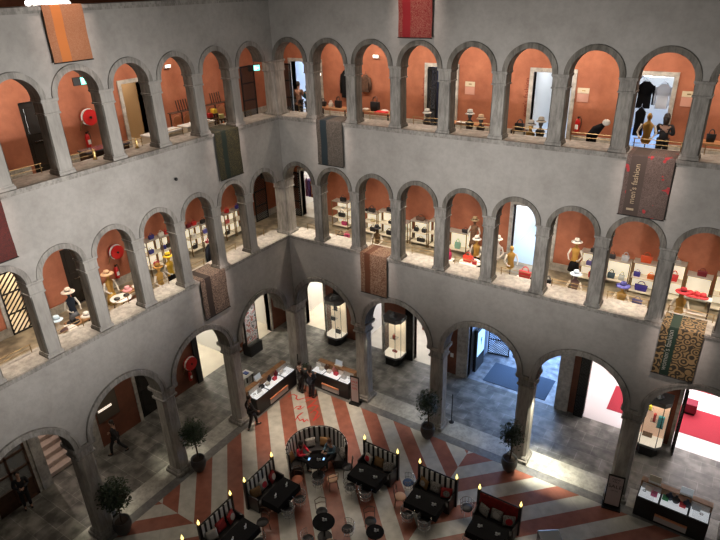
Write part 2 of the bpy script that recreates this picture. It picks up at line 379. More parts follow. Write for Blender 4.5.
# slabs
mb = MB(); mb.box(.27, 17.9, -17.7, -.45, -.1, .0); struct('floor', mb, MOSAIC)
mb = MB(); mb.box(-.12, .27, -18.6, -.06, -.1, .004); mb.box(.27, 20.3, -.45, -.06, -.1, .004); struct('floor', mb, STRIP)
mb = MB(); mb.box(-.95, -.12, -18.6, .9, -.1, .008); mb.box(-.12, 20.3, -.06, .9, -.1, .008); struct('floor', mb, KERB)
mb = MB(); mb.box(-D-.3, -.95, -18.6, D+.3, -.1, .0); mb.box(-.95, 20.3, .9, D+.3, -.1, .0); struct('floor', mb, FLAG)
for z, m in ((FL2, TERRAZZO), (FL3, TERRAZZO), (16.75, TERRAZZO)):
    mb = MB(); mb.box(-D, -.86, -UL, D, z-.12, z); mb.box(-.86, UR, .86, D, z-.12, z); struct('floor', mb, m)
for z in (6.25, 11.45, 16.35):
    mb = MB(); mb.box(-D, -.5, -UL, D, z, z+.2); mb.box(-.5, UR, .5, D, z, z+.2); struct('ceiling', mb, WHITE)

# rooms behind the doors
SHOPW = mat('shop_white_wall', (.82, .80, .76), .6); SHOPF = mat('polished_pale_marble', (.72, .66, .54), .15, var=.06, vs=2); BLUEW = mat('pale_blue_wall', (.62, .72, .86), .5)
def room(X, u0, u1, z0, z1, dep, wm, fm, e, col, lsz=1.2, ldep=.5):
    d0 = D+.3; mb = MB()
    box3(mb, X, u0-.1, u0, d0, d0+dep, z0, z1); box3(mb, X, u1, u1+.1, d0, d0+dep, z0, z1); box3(mb, X, u0-.1, u1+.1, d0+dep, d0+dep+.1, z0, z1)
    struct('wall_shop', mb, wm)
    mb = MB(); box3(mb, X, u0-.1, u1+.1, d0, d0+dep+.1, z1, z1+.1); struct('ceiling', mb, WHITE)
    mb = MB(); box3(mb, X, u0, u1, D+.002, d0+dep, z0-.1, z0+.003); struct('floor', mb, fm)
    p = X((u0+u1)/2, d0+dep*ldep, z1-.05)
    area('shop_light', p, lsz, e, col, (0, 0, 0), lsz)
room(XR, -3.6, -.9, 0, 4, 4.5, SHOPW, SHOPF, 220, (1, .93, .82))
room(XR, .9, 6.0, 0, 4, 4.5, SHOPW, SHOPF, 170, (.95, .95, 1), 3)
room(XR, 6.95, 11.25, 0, 5, 6.6, BLUEW, mk_flag('entrance_stone', (.44, .46, .48), (.36, .39, .42), (.5, .5, .5), .7, .4), 520, (.42, .62, 1), 2.5, .7)
room(XR, 12.1, 20.2, 0, 4, 7, SHOPW, mat('shop_white_floor', (.72, .68, .68), .2), 560, (1, .93, .95), 5)
room(XL, -2.9, .1, 0, 3.8, 5, SHOPW, SHOPF, 120, (1, .9, .76)); room(XL, .5, 3.2, 0, 3.6, 4, SHOPW, SHOPF, 120, (1, .93, .80))
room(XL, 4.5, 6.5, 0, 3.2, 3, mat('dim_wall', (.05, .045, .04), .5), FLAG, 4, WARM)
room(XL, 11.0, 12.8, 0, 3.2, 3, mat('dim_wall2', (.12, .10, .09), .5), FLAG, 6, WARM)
room(XR, -3.4, -1.0, FL2, FL2+3, 4, SHOPW, SHOPF, 60, (1, .95, .92)); room(XR, 8.2, 10.6, FL2, FL2+3, 5, SHOPW, mat('blue_white_floor', (.5, .66, .85), .2), 170, (.85, .92, 1))
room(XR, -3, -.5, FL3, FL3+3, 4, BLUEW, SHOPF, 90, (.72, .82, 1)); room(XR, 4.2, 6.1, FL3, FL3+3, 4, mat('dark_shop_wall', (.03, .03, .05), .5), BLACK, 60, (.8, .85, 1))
room(XR, 8.6, 10.6, FL3, FL3+3, 4, SHOPW, BLUEW, 45, (.8, .88, 1)); room(XR, 11.9, 13.8, FL3, FL3+3, 4, SHOPW, mat('blue_floor', (.3, .5, .9), .2), 60, (.8, .88, 1))
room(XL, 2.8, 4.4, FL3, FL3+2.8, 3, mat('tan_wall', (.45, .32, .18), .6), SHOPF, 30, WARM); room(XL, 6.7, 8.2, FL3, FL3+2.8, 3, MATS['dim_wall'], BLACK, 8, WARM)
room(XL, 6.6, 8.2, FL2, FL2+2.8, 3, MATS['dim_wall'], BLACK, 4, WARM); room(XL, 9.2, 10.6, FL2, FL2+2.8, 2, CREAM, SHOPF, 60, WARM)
# stair behind the fourth left arch
mb = MB()
for i in range(12): mb.box(-D-.32-.36*(i+1), -D-.32-.36*i+.02, -10.65, -9.2, 0, .17*(i+1))
struct('floor', mb, mat('pink_step_stone', (.62, .50, .44), .5, var=.1))
mb = MB(); mb.box(-9.5, -D-.3, -10.8, -10.65, 0, 6); mb.box(-9.5, -D-.3, -9.2, -9.05, 0, 6); struct('wall_stair', mb, SILL)
spot('stair_lamp', (-6.9, -9.9, 5.6), (-5.2, -9.9, .3), 230, (1, .78, .66), 85, .6)
# unseen downward spots above the pier feet, standing in for kerb uplights
for p, e in (((-.9, -6.95), 110), ((-.9, -10.4), 90), ((11.45, .25), 460), ((12.15, .15), 420), ((12.9, .1), 160), ((6.2, .1), 50), ((8.4, .1), 40), ((3.9, .1), 10), ((-.5, -3.4), 6), ((14.3, -.25), 10)):
    spot('pier_lamp', (p[0], p[1], 3.6), (p[0], p[1], 0), e*2.2, (1, .93, .72), 44, .9, .05)

# ================================================================== THINGS
def ornate(name, ground, pat, stripe, scale=9, thr=.5, sx=(-.36, -.12), kind='VORONOI', accent=None):
    """woven banner: plain stripe down the left third over an ornamental pattern"""
    k_ = .68 if 'orange' in name or 'paisley' in name else (.33 if 'damask' in name or 'green' in name else .5)
    ground, pat, stripe = [tuple(c*k_ for c in q) for q in (ground, pat, stripe)]
    m, b, N, L, MA, MIX, RAMP = nodes(name)
    tc = N('TexCoord'); sp = N('SeparateXYZ'); L(tc.outputs['Object'], sp.inputs[0])
    mp = N('Mapping'); mp.inputs['Scale'].default_value = (scale, scale, scale); L(tc.outputs['Object'], mp.inputs['Vector'])
    if kind == 'VORONOI':
        v = N('TexVoronoi'); v.inputs['Scale'].default_value = 1; L(mp.outputs[0], v.inputs['Vector'])
        w = MA('FRACT', MA('MULTIPLY', v.outputs['Distance'], 3.2)); f = MA('GREATER_THAN', w, thr)
    else:
        v = N('TexNoise'); v.inputs['Scale'].default_value = 1.6; v.inputs['Detail'].default_value = 4; v.inputs['Distortion'].default_value = 2.2; L(mp.outputs[0], v.inputs['Vector'])
        w = MA('FRACT', MA('MULTIPLY', v.outputs['Fac'], 5)); f = MA('GREATER_THAN', w, thr)
    c = MIX(f, ground, pat)
    if accent:
        v2 = N('TexNoise'); v2.inputs['Scale'].default_value = 3.4; L(tc.outputs['Object'], v2.inputs['Vector'])
        c = MIX(MA('MULTIPLY', MA('GREATER_THAN', v2.outputs['Fac'], .62), .8), c, accent)
    ins = MA('MULTIPLY', MA('GREATER_THAN', sp.outputs[0], sx[0]), MA('LESS_THAN', sp.outputs[0], sx[1]))
    c = MIX(ins, c, stripe); L(c, b.inputs['Base Color']); b.inputs['Roughness'].default_value = .75
    return m
TXT = {}
def text_mesh(body, size, m, ext=.003, name='lettering'):
    cu = bpy.data.curves.new('lettering', 'FONT'); cu.body = body; cu.size = size; cu.extrude = ext; cu.align_x = 'CENTER'; cu.align_y = 'CENTER'
    o = bpy.data.objects.new('tmp', cu); COL.objects.link(o); dg = bpy.context.evaluated_depsgraph_get()
    me = bpy.data.meshes.new_from_object(o.evaluated_get(dg)); bpy.data.objects.remove(o); me.materials.clear(); me.materials.append(m); me.name = name
    return me
def banner(side, u, w, zt, L, m, label, text=None, tcol=None, bar=False):
    X = XR if side == 'R' else XL; p = X(u, 0, zt); rz = 0 if side == 'R' else PI/2
    t = thing('hanging_banner', label, 'banner', p, rz)
    mb = MB(); hw = w/2; n = 10
    # local: x along the wall, -y into the court, drapes over the sill then down
    prof = [(.80, .012), (.3, .012), (-.10, .012), (-.115, -.02)]+[(-.115-.012*math.sin(i*.9), -.02-(L-.02)*i/n) for i in range(1, n+1)]
    outer = [(y, z) for y, z in prof]; inner = [(y+(.012 if z < 0 else 0), z-(.0 if z < 0 else .010)) for y, z in prof]
    ring = outer+inner[::-1]
    mb.rings([[(x, y, z) for y, z in ring] for x in [-hw+w*i/8 for i in range(9)]])
    obj('cloth', mb.mesh('cloth', m), t)
    r = MB(); r.tube([(-hw-.02, -.125, -L), (hw+.02, -.125, -L)], .016, 6); obj('hem_bar', r.mesh('hem_bar', BLACKM), t)
    if text:
        o = obj('lettering', text_mesh(text, .22, tcol), t, (-.24*w, -.150, -L*.46)); o.rotation_euler = (R(90), R(-90), 0)
        if bar:
            q = MB(); q.box(-.24*w-.11, -.24*w+.09, -.152, -.146, -L*.90, -L*.865); obj('lettering_bar', q.mesh('lettering_bar', tcol), t)
    return t
CREAMT = mat('cream_print', (.42, .33, .22), .7); GREYT = mat('pale_print', (.24, .26, .23), .7)
bz3, bz2, bz4 = 12.73, 7.62, 17.05
B = [('R', 6.19, 1.21, bz4, 1.35, ornate('red_brocade', (.42, .02, .02), (.62, .22, .16), (.50, .008, .02), 6.5, .6, (-.45, -.16), 'N'), 'bright red patterned banner with a plain red stripe, top of the right wall'),
     ('R', 2.57, 1.2, bz3, 1.72, ornate('grey_damask', (.16, .135, .11), (.27, .24, .2), (.008, .04, .06), 3, .6, (-.42, -.12), 'N'), 'grey banner with a dark teal stripe, nearest the corner on the right wall'),
     ('R', 4.42, 1.24, bz2, 1.78, ornate('brown_lace', (.17, .06, .022), (.50, .36, .25), (.15, .045, .012), 6, .6, (-.42, -.16), 'N'), 'rust brown lace patterned banner hanging over the sill above the second ground arch'),
     ('R', 13.72, 1.24, bz3, 1.80, ornate('pink_grey_lace', (.15, .10, .085), (.27, .19, .165), (.13, .09, .075), 6, .5, (-.5, -.08), 'N', (.42, .02, .03)), "grey and red banner reading men's fashion, on the right wall", "men's fashion", CREAMT, True),
     ('R', 15.47, 1.16, bz2, 1.74, ornate('gold_paisley', (.035, .028, .015), (.33, .22, .10), (.008, .035, .02), 4.2, .5, (-.36, -.10)), "black and gold paisley banner with a dark green stripe reading women's fashion", "women's fashion", GREYT),
     ('L', 8.22, 1.14, bz4, 1.40, ornate('orange_damask', (.50, .20, .09), (.58, .27, .14), (.80, .26, .06), 6, .6, (-.34, -.06), 'N'), 'orange and tan patterned banner at the top of the left wall'),
     ('L', 2.98, 1.18, bz3, 1.74, ornate('green_gold_weave', (.012, .028, .014), (.24, .19, .06), (.006, .035, .022), 9, .68, (-.3, -.06), 'N'), 'dark green banner flecked with gold on the left wall near the corner'),
     ('L', 11.75, 1.24, bz3, 1.76, ornate('dark_red_lace', (.20, .018, .012), (.09, .012, .01), (.16, .012, .012), 6, .5, (-.4, -.2), 'N'), 'dark red lace patterned banner cut by the left edge of the view'),
     ('L', 4.62, 1.26, bz2, 1.66, ornate('brown_taupe_lace', (.11, .075, .055), (.42, .31, .24), (.045, .028, .02), 5, .55, (-.42, -.14), 'N'), 'taupe and brown lace banner above the second arch of the left ground arcade')]
for s, u, w, z, L, m, lab, *rest in B:
    banner(s, u, w, z, L, m, lab, *rest)
    X = XR if s == 'R' else XL; tgt = X(u, 0, z-.45); src = X(u, -2.2, z+2.6)
    spot('banner_spot', src, tgt, 620, (1, .78, .68), 34, 1, .05)

# rails on the gallery sills
for s, X, UE, side in SIDES:
    for lev, z in ((2, 7.61), (3, 12.72)):
        for k in range(0, 9 if s == 'R' else 7):
            a, b = pc(s, k)+.36, pc(s, k+1)-.36
            if k == 0 and s == 'R': a = .5
            c = X((a+b)/2, .80, z)
            t = thing('sill_rail', 'thin brass rail in the %s arch from the corner, %s wall, %s' % (ORD[k+1], side, LEVEL[lev]), 'rail', c, 0 if s == 'R' else PI/2, 'sill rails of the '+LEVEL[lev])
            h = (b-a)/2+.1
            obj('bar', cached(('rb', round(h, 2)), lambda: MB().tube([(-h, 0, .27), (h, 0, .27)], .011, 6).tube([(-h, 0, .14), (h, 0, .14)], .008, 6).mesh('bar', BRASS)), t)
            for x in (-h+.04, h-.04): obj('post', cached('rp', lambda: MB().tube([(0, 0, 0), (0, 0, .28)], .014, 6).mesh('post', BRASS)), t, (x, 0, 0))

# ---------------------------------------------------------------- bags, hats, shelves
def handbag(loc, rz, w, h, d, col, label, kind='tote', name='handbag', group=None):
    w *= .9; h *= .84; d *= .9
    m = colmat('leather_%s' % '_'.join('%d' % (c*99) for c in col), col, .42)
    t = thing(name, label, 'bag', loc, rz, group)
    def body():
        mb = MB(); k = .82 if kind == 'tote' else .92
        mb.rings([[(sx*w/2*a, sy*d/2*b, z) for sx, sy in ((-1,-1),(1,-1),(1,1),(-1,1))] for a, b, z in ((k, 1, 0), (.95, 1, h*.5), (1, .72, h*.92), (1, .6, h))])
        return mb.mesh('body', m, bevel=.012)
    obj('body', body(), t)
    hh = h*.55; pts = [(-w*.28, 0, h-.01)]+[(-w*.28*math.cos(PI*i/8), 0, h+hh*math.sin(PI*i/8)) for i in range(1, 8)]+[(w*.28, 0, h-.01)]
    for y in ((-d*.22, d*.22) if kind == 'tote' else (0,)):
        obj('handle', MB().tube([(a, y, c) for a, b, c in pts], .011, 6).mesh('handle', m), t)
    if kind == 'flap':
        obj('flap', MB().prism([(-w*.48, -d*.52), (w*.48, -d*.52), (w*.48, -d*.35), (-w*.48, -d*.35)], h*.35, h*.97).mesh('flap', m, bevel=.004), t)
    return t
def hat(loc, col, label, r=.21, band=(.03, .03, .03), tilt=0.):
    r *= .86
    m = colmat('felt_%s' % '_'.join('%d' % (c*99) for c in col), col, .8)
    t = thing('sun_hat', label, 'hat', loc); t.rotation_euler = (tilt, tilt*.6, 0)
    obj('brim', MB().lathe([(.095, 0), (r*.8, -.012), (r, -.03), (r+.004, -.024), (r*.8, 0), (.1, .014)], 24).mesh('brim', m, True), t)
    obj('crown', MB().lathe([(.10, 0), (.098, .07), (.085, .115), (.05, .128), (.012, .118)], 20).mesh('crown', m, True), t)
    obj('band', MB().lathe([(.1015, .008), (.101, .035)], 20, cap=False).mesh('band', colmat('band_%d%d%d' % tuple(int(c*99) for c in band), band)), t)
    return t
def shelf(X, side, u0, u1, f, hgt, levels, label, front=3.55, open_=True, name='shelf_unit'):
    w = u1-u0; d = D-.06-front; c = X((u0+u1)/2, D-.06-d/2, f); rz = 0 if side == 'R' else PI/2
    t = thing(name, label, 'shelf', c, rz, 'backlit bag shelves of the middle gallery')
    r = .018
    for x in (-w/2+r, w/2-r):
        for y in (-d/2+r, d/2-r): obj('post', cached(('shp', hgt), lambda: MB().box(-r, r, -r, r, 0, hgt).mesh('post', BRASS)), t, (x, y, 0))
    obj('back_panel', MB().box(-w/2+.04, w/2-.04, d/2-.03, d/2-.012, .12, hgt-.04).mesh('back_panel', LIT), t)
    for z in levels+[hgt]:
        obj('shelf_board', MB().box(-w/2+.01, w/2-.01, -d/2, d/2-.035, z-.03, z).mesh('shelf_board', CREAM if z < hgt else mat('grey_top', (.42, .38, .33), .5), bevel=.004), t)
    return t
def on_shelf(X, side, u0, u1, f, z, fx, depth=3.75):
    p = X(u0+(u1-u0)*fx, depth, f+z); return p
SH = {}
RU = [(-.25, .68, 1.35, [.15, .55, .95]), (1.48, 2.33, 1.10, [.15, .62]), (2.37, 3.15, 1.30, [.15, .72]), (3.25, 3.95, .95, [.15, .55]), (4.05, 4.93, 1.15, [.15, .62]), (4.98, 5.80, 1.30, [.15, .72]), (5.85, 6.80, 1.0, [.2]),
      (11.45, 12.35, 1.25, [.2, .7]), (12.40, 13.28, 1.15, [.35]), (13.32, 14.15, 1.25, [.1, .65]), (14.2, 15.05, 1.45, [.1, .75]), (15.1, 15.92, 1.15, [.3]), (15.98, 16.8, 1.35, [.1, .6])]
for i, (a, b, h, lv) in enumerate(RU):
    shelf(XR, 'R', a, b, FL2, h, lv, 'backlit cream shelf unit, %s from the corner along the right middle gallery' % (ORD+['eleventh', 'twelfth', 'thirteenth'])[i+1])
LU = [(-1.0, -.35, 1.25, [.2, .75]), (-.30, .32, 1.25, [.2, .75]), (1.05, 1.72, 1.25, [.25, .75]), (1.76, 2.42, 1.32, [.25, .78]), (3.25, 3.9, 1.45, [.3, .85]), (3.94, 4.65, 1.5, [.3, .9])]
for i, (a, b, h, lv) in enumerate(LU):
    shelf(XL, 'L', a, b, FL2, h, lv, 'backlit cream shelf unit, %s from the corner along the left middle gallery' % ORD[i+1])
RED, BLK, BLU, ORG, GRN, TEAL, PNK, WHT, MAR, BRN, DGR = (.50, .02, .02), (.015, .015, .018), (.05, .04, .30), (.75, .16, .03), (.25, .48, .38), (.03, .06, .08), (.6, .05, .2), (.75, .73, .68), (.16, .01, .02), (.10, .05, .03), (.02, .05, .05)
# (unit index, height, fraction, width, height, colour, kind, words)
RB = [(0, 1.35, .62, .34, .24, BLK, 'flap', 'black'), (0, .55, .5, .42, .24, BLK, 'tote', 'large black'), (0, .95, .6, .22, .14, WHT, 'flap', 'small white'), (0, .15, .65, .34, .22, PNK, 'flap', 'pink'),
      (1, 1.10, .55, .40, .24, BLK, 'tote', 'black'), (1, 1.10, .12, .24, .14, BLK, 'flap', 'low black'), (1, .15, .6, .36, .24, BLK, 'tote', 'black'), (1, .62, .6, .26, .15, CR if False else (.6, .5, .3), 'flap', 'tan'),
      (2, 1.30, .7, .34, .22, BLK, 'flap', 'black'), (2, .72, .75, .22, .15, BLK, 'flap', 'small black'), (2, .15, .65, .34, .24, BLK, 'tote', 'black'),
      (3, .95, .3, .34, .24, BLK, 'tote', 'black'), (3, .55, .6, .22, .20, (.45, .6, .42), 'flap', 'pale green'),
      (4, 1.15, .5, .46, .22, BRN, 'tote', 'brown'), (4, .62, .28, .24, .20, BLK, 'tote', 'black'), (4, .62, .72, .24, .20, BLK, 'tote', 'black'), (4, .15, .55, .42, .20, BLK, 'flap', 'wide black'),
      (6, 1.0, .85, .34, .18, BLK, 'flap', 'black'), (6, .2, .5, .30, .34, GRN, 'tote', 'pale green'),
      (7, 1.25, .5, .26, .18, BLK, 'flap', 'black'), (7, .7, .4, .26, .2, (.12, .1, .3), 'flap', 'dark violet'),
      (7, .2, .55, .26, .26, RED, 'tote', 'red'),
      (8, 1.15, .2, .26, .20, BLK, 'flap', 'black and white'), (8, 1.15, .72, .30, .26, (.35, .35, .36), 'tote', 'grey'), (8, .35, .28, .30, .26, TEAL, 'tote', 'dark teal'), (8, .35, .70, .24, .26, (.5, .52, .48), 'tote', 'pale grey'),
      (9, 1.25, .5, .44, .30, (.62, .08, .02), 'tote', 'large orange red'), (9, .65, .24, .26, .20, BLU, 'flap', 'blue violet'), (9, .65, .8, .26, .20, ORG, 'flap', 'orange'), (9, .1, .5, .50, .28, BLU, 'tote', 'large blue violet'),
      (10, 1.45, .6, .30, .14, (.3, .28, .26), 'flap', 'grey'), (10, .75, .62, .30, .30, RED, 'tote', 'bright red'), (10, .1, .4, .20, .34, (.1, .15, .45), 'tote', 'blue and red'),
      (11, 1.15, .55, .34, .22, MAR, 'flap', 'dark maroon'), (11, .3, .5, .3, .2, (.6, .25, .2), 'flap', 'rose'), (12, 1.35, .35, .32, .2, BLK, 'flap', 'black'), (12, .6, .4, .24, .18, (.55, .35, .15), 'flap', 'tan')]
for i, z, fx, w, h, c, kd, wd in RB:
    a, b, hh, lv = RU[i]; p = XR(a+(b-a)*fx, 3.74, FL2+z)
    row = 'on top of' if z == hh else ('midway up' if z > .3 and len(lv) > 1 and z == max(lv) else ('halfway down' if z > .3 and len(lv) > 2 and z != min(lv) else 'at the bottom of'))
    side_w = 'left half' if fx < .5 else 'right half'
    handbag(p, 0, w, h, .15, c, '%s handbag %s the %s right gallery shelf, %s' % (wd, row, (ORD+['eleventh', 'twelfth', 'thirteenth'])[i+1], side_w), kd, group='bags on the right gallery shelves')
LB = [(0, 1.25, .4, BLU, 'blue'), (1, 1.25, .4, RED, 'red'), (1, .75, .5, (.6, .12, .12), 'rose red'), (1, .2, .6, BLK, 'black'), (2, 1.25, .6, BLK, 'black'), (2, .75, .5, (.12, .12, .5), 'blue'), (2, .25, .4, (.6, .06, .1), 'red'),
      (3, 1.32, .3, RED, 'red'), (3, 1.32, .75, MAR, 'dark red'), (3, .78, .5, WHT, 'white'), (3, .25, .5, BLK, 'black'), (4, 1.45, .3, RED, 'red'), (4, 1.45, .75, WHT, 'white'), (4, .85, .3, BLK, 'black'), (4, .85, .75, (.03, .03, .2), 'navy'),
      (5, 1.5, .4, (.03, .03, .18), 'navy'), (5, .9, .6, (.04, .04, .22), 'navy'), (5, .3, .4, (.5, .05, .07), 'red')]
for i, z, fx, c, wd in LB:
    a, b, hh, lv = LU[i]; p = XL(a+(b-a)*fx, 3.74, FL2+z)
    row = 'on top of' if z == hh else ('on the upper board of' if z == max(lv) else 'on the lower board of')
    handbag(p, PI/2, .26, .20, .14, c, '%s handbag %s the %s left gallery shelf unit, %s' % (wd, row, ORD[i+1], 'corner side' if fx < .5 else 'far side'), 'tote' if (i+int(z*10)) % 2 else 'flap', group='bags on the left gallery shelves')

# ---------------------------------------------------------------- figures
def skin_mesh(name, V, Ed, Rad, m, sub=1, root=0):
    me = bpy.data.meshes.new(name); me.from_pydata([Vector(v) for v in V], Ed, []); o = bpy.data.objects.new('tmp', me); COL.objects.link(o)
    md = o.modifiers.new('s', 'SKIN'); md.use_smooth_shade = True; md.branch_smoothing = .6
    for i, r in enumerate(Rad):
        sv = me.skin_vertices[0].data[i]; sv.radius = r if isinstance(r, tuple) else (r, r); sv.use_root = (i == root)
    sb = o.modifiers.new('u', 'SUBSURF'); sb.levels = sub; sb.render_levels = sub
    dg = bpy.context.evaluated_depsgraph_get(); out = bpy.data.meshes.new_from_object(o.evaluated_get(dg)); bpy.data.objects.remove(o); bpy.data.meshes.remove(me)
    out.name = name; out.materials.clear(); out.materials.append(m)
    for p in out.polygons: p.use_smooth = True
    return out
J0 = dict(pel=(0, 0, .95), spi=(0, -.01, 1.12), che=(0, 0, 1.32), nek=(0, .01, 1.49), hd0=(0, -.02, 1.58), hd1=(0, -.01, 1.70),
          shl=(.18, 0, 1.43), ell=(.24, .03, 1.14), wrl=(.25, -.06, .90), shr=(-.18, 0, 1.43), elr=(-.24, .03, 1.14), wrr=(-.25, -.06, .90),
          hil=(.09, 0, .92), knl=(.10, -.02, .50), anl=(.10, .03, .09), tol=(.11, -.14, .03), hir=(-.09, 0, .92), knr=(-.10, -.02, .50), anr=(-.10, .03, .09), tor=(-.11, -.14, .03))
def person(loc, rz, label, coat, legs, pose={}, skirt=False, hair=HAIR, hairlen=.0, scarf=None, sc=1., cat='person', shoe=None):
    J = dict(J0); J.update(pose)
    t = thing('person', label, 'person', loc, rz); t.scale = (sc,)*3
    v3 = lambda k: Vector(J[k])
    # body: one continuous surface, with fingers
    names = ['pel', 'spi', 'che', 'nek', 'hd0', 'hd1', 'shl', 'ell', 'wrl', 'shr', 'elr', 'wrr', 'hil', 'knl', 'anl', 'tol', 'hir', 'knr', 'anr', 'tor']
    rad = [.125, .105, .12, .05, .075, .078, .058, .042, .028, .058, .042, .028, .088, .058, .038, .032, .088, .058, .038, .032]
    V = [J[n] for n in names]; ix = {n: i for i, n in enumerate(names)}
    E_ = [('pel', 'spi'), ('spi', 'che'), ('che', 'nek'), ('nek', 'hd0'), ('hd0', 'hd1'), ('che', 'shl'), ('shl', 'ell'), ('ell', 'wrl'), ('che', 'shr'), ('shr', 'elr'), ('elr', 'wrr'), ('pel', 'hil'), ('hil', 'knl'), ('knl', 'anl'), ('anl', 'tol'), ('pel', 'hir'), ('hir', 'knr'), ('knr', 'anr'), ('anr', 'tor')]
    Ed = [(ix[a], ix[b]) for a, b in E_]
    body = skin_mesh('body', V, Ed, rad, SKIN)
    bm = bmesh.new(); bm.from_mesh(body); h = MB(); h.b.free(); h.b = bm
    for sfx, sg in (('l', 1), ('r', -1)):
        w = v3('wr'+sfx); d = (w-v3('el'+sfx)).normalized(); sd = Vector((0, -1, 0))-d*d.dot(Vector((0, -1, 0)))
        sd = sd.normalized() if sd.length > .1 else Vector((sg, 0, 0)); nn = d.cross(sd).normalized()
        h.tube([w-d*.02, w+d*.05, w+d*.085], .03, 8, [.024, .036, .034])
        for q, (off, ln) in enumerate(((.026, .062), (.009, .072), (-.009, .068), (-.026, .052))):
            a = w+d*.075+sd*off; h.tube([a, a+d*ln*.55, a+d*ln+nn*.02], .009, 5)
        a = w+d*.03+sd*.03; h.tube([a, a+sd*.03+d*.03, a+sd*.032+d*.06], .010, 5)
    c = (v3('hd0')+v3('hd1'))/2; up = (v3('hd1')-v3('hd0')).normalized()
    h.ball(c+up*.02, .085, .9, 1.1, 1.3); fr = Vector((0, -1, 0))
    fr = (fr-up*fr.dot(up)).normalized(); sdv = up.cross(fr)
    h.ball(c+fr*.095-up*.015, .014, .8, 1.3, 1.6, 8)
    for sg in (-1, 1): h.ball(c+sdv*.08*sg, .02, .5, .9, 1.4, 8)
    me = bpy.data.meshes.new('body'); bm.to_mesh(me); bm.free(); me.materials.append(SKIN)
    for p in me.polygons: p.use_smooth = True
    obj('body', me, t)
    hb = MB(); hb.ball(c+up*.045-fr*.018, .098, .93, 1.02, 1.12)
    if hairlen: hb.lathe([(.07, -.2), (.10, 0), (.08, .08)], 12, (c.x-fr.x*.05, c.y-fr.y*.05, c.z))
    obj('hair', hb.mesh('hair', hair, True), t)
    for sg in (-1, 1): obj('eye', MB().ball(c+fr*.088+sdv*.032*sg+up*.012, .010, n=6).mesh('eye', BLACK, True), t)
    g = .018
    nm = ['pel', 'spi', 'che', 'shl', 'ell', 'wrl', 'shr', 'elr', 'wrr']; jx = {n: i for i, n in enumerate(nm)}
    obj('jacket', skin_mesh('jacket', [J[n] for n in nm]+[tuple(v3('pel')-Vector((0, 0, .10)))], [(jx[a], jx[b]) for a, b in (('pel', 'spi'), ('spi', 'che'), ('che', 'shl'), ('shl', 'ell'), ('ell', 'wrl'), ('che', 'shr'), ('shr', 'elr'), ('elr', 'wrr'))]+[(0, 9)], [.15, .13, .15, .078, .058, .042, .078, .058, .042, .155], coat), t)
    nm = ['pel', 'hil', 'knl', 'anl', 'hir', 'knr', 'anr']; jx = {n: i for i, n in enumerate(nm)}
    obj('trousers', skin_mesh('trousers', [J[n] for n in nm], [(0, 1), (1, 2), (2, 3), (0, 4), (4, 5), (5, 6)], [.135, .105, .075, .055, .105, .075, .055], legs), t)
    for a, b in (('anl', 'tol'), ('anr', 'tor')):
        A, Bv = v3(a), v3(b); obj('shoe', MB().tube([A+(A-Bv)*.25-Vector((0, 0, .045)), A-Vector((0, 0, .04)), Bv+(Bv-A)*.1+Vector((0, 0, .008))], .04, 8, [.035, .043, .034]).mesh('shoe', shoe or BLKF, True), t)
    if scarf: obj('scarf', MB().tube([v3('nek')+Vector((.07*math.cos(q), .07*math.sin(q), -.01)) for q in [i*PI/4 for i in range(8)]], .03, 6, closed=True).mesh('scarf', scarf), t)
    return t
SUIT = mat('black_suit', (.012, .012, .015), .7); NAVY = mat('navy_coat', (.02, .025, .04), .7); GREYC = mat('charcoal_coat', (.03, .03, .032), .8)
walk = dict(knl=(.10, -.20, .54), anl=(.10, -.24, .13), tol=(.10, -.40, .06), knr=(-.09, .06, .50), anr=(-.09, .36, .17), tor=(-.09, .25, .05), ell=(.25, .12, 1.16), wrl=(.24, .10, .92), elr=(-.25, -.08, 1.17), wrr=(-.2, -.24, 1.0))
stand = {}
phone = dict(elr=(-.25, -.04, 1.15), wrr=(-.06, -.26, 1.16), ell=(.25, -.04, 1.15), wrl=(.06, -.26, 1.16))
person((-3.2, -8.15, 0), R(-50), 'person in a dark suit walking along the left arcade past the red wall', SUIT, SUIT, walk)
person((-3.72, -11.75, 0), R(70), 'person in a dark suit standing by the glazed door at the far left', SUIT, SUIT, phone)
person((.52, -4.05, 0), R(150), 'person in black with a pale shirt front walking past the left jewellery counter', SUIT, SUIT, dict(walk, anr=(-.09, .2, .12)))
person((.78, -.95, 0), R(170), 'person in a long charcoal coat with a pale scarf, leaning over the corner counter', GREYC, GREYC, phone, scarf=mat('pale_scarf', (.5, .4, .35), .8))
person((1.42, -.98, 0), R(178), 'person with long dark hair and dark coat beside the charcoal coated shopper', NAVY, NAVY, phone, hairlen=1)
for p, lab, c, h in (((-1.0, 2.6, FL3), 'person in a brown top browsing in the corner of the upper gallery', mat('brown_top', (.16, .08, .05), .7), 0), ((-.25, 2.35, FL3), 'person in a teal jacket near the corner door, upper gallery', mat('teal_jacket', (.01, .09, .13), .7), 1),
                     ((13.72, 1.75, FL3), 'person with dark hair and black jacket facing the bright shop door, upper gallery', SUIT, 1)):
    person(p, R(180), lab, c, SUIT, phone, hairlen=h)
sit = dict(pel=(0, .0, .52), spi=(0, -.01, .68), che=(0, -.04, .88), nek=(0, -.06, 1.05), hd0=(0, -.11, 1.13), hd1=(0, -.13, 1.25), shl=(.18, -.04, .99), shr=(-.18, -.04, .99), ell=(.24, -.14, .78), elr=(-.24, -.14, .78), wrl=(.10, -.38, .84), wrr=(-.10, -.38, .84),
           hil=(.09, -.03, .50), hir=(-.09, -.03, .50), knl=(.12, -.44, .48), knr=(-.12, -.44, .48), anl=(.12, -.42, .09), anr=(-.12, -.42, .09), tol=(.12, -.58, .03), tor=(-.12, -.58, .03))
person((3.72, -4.72, 0), R(95), 'person in a bright red top holding a phone at the round booth', mat('bright_red_top', (.62, .015, .04), .7), SUIT, sit, hairlen=1)
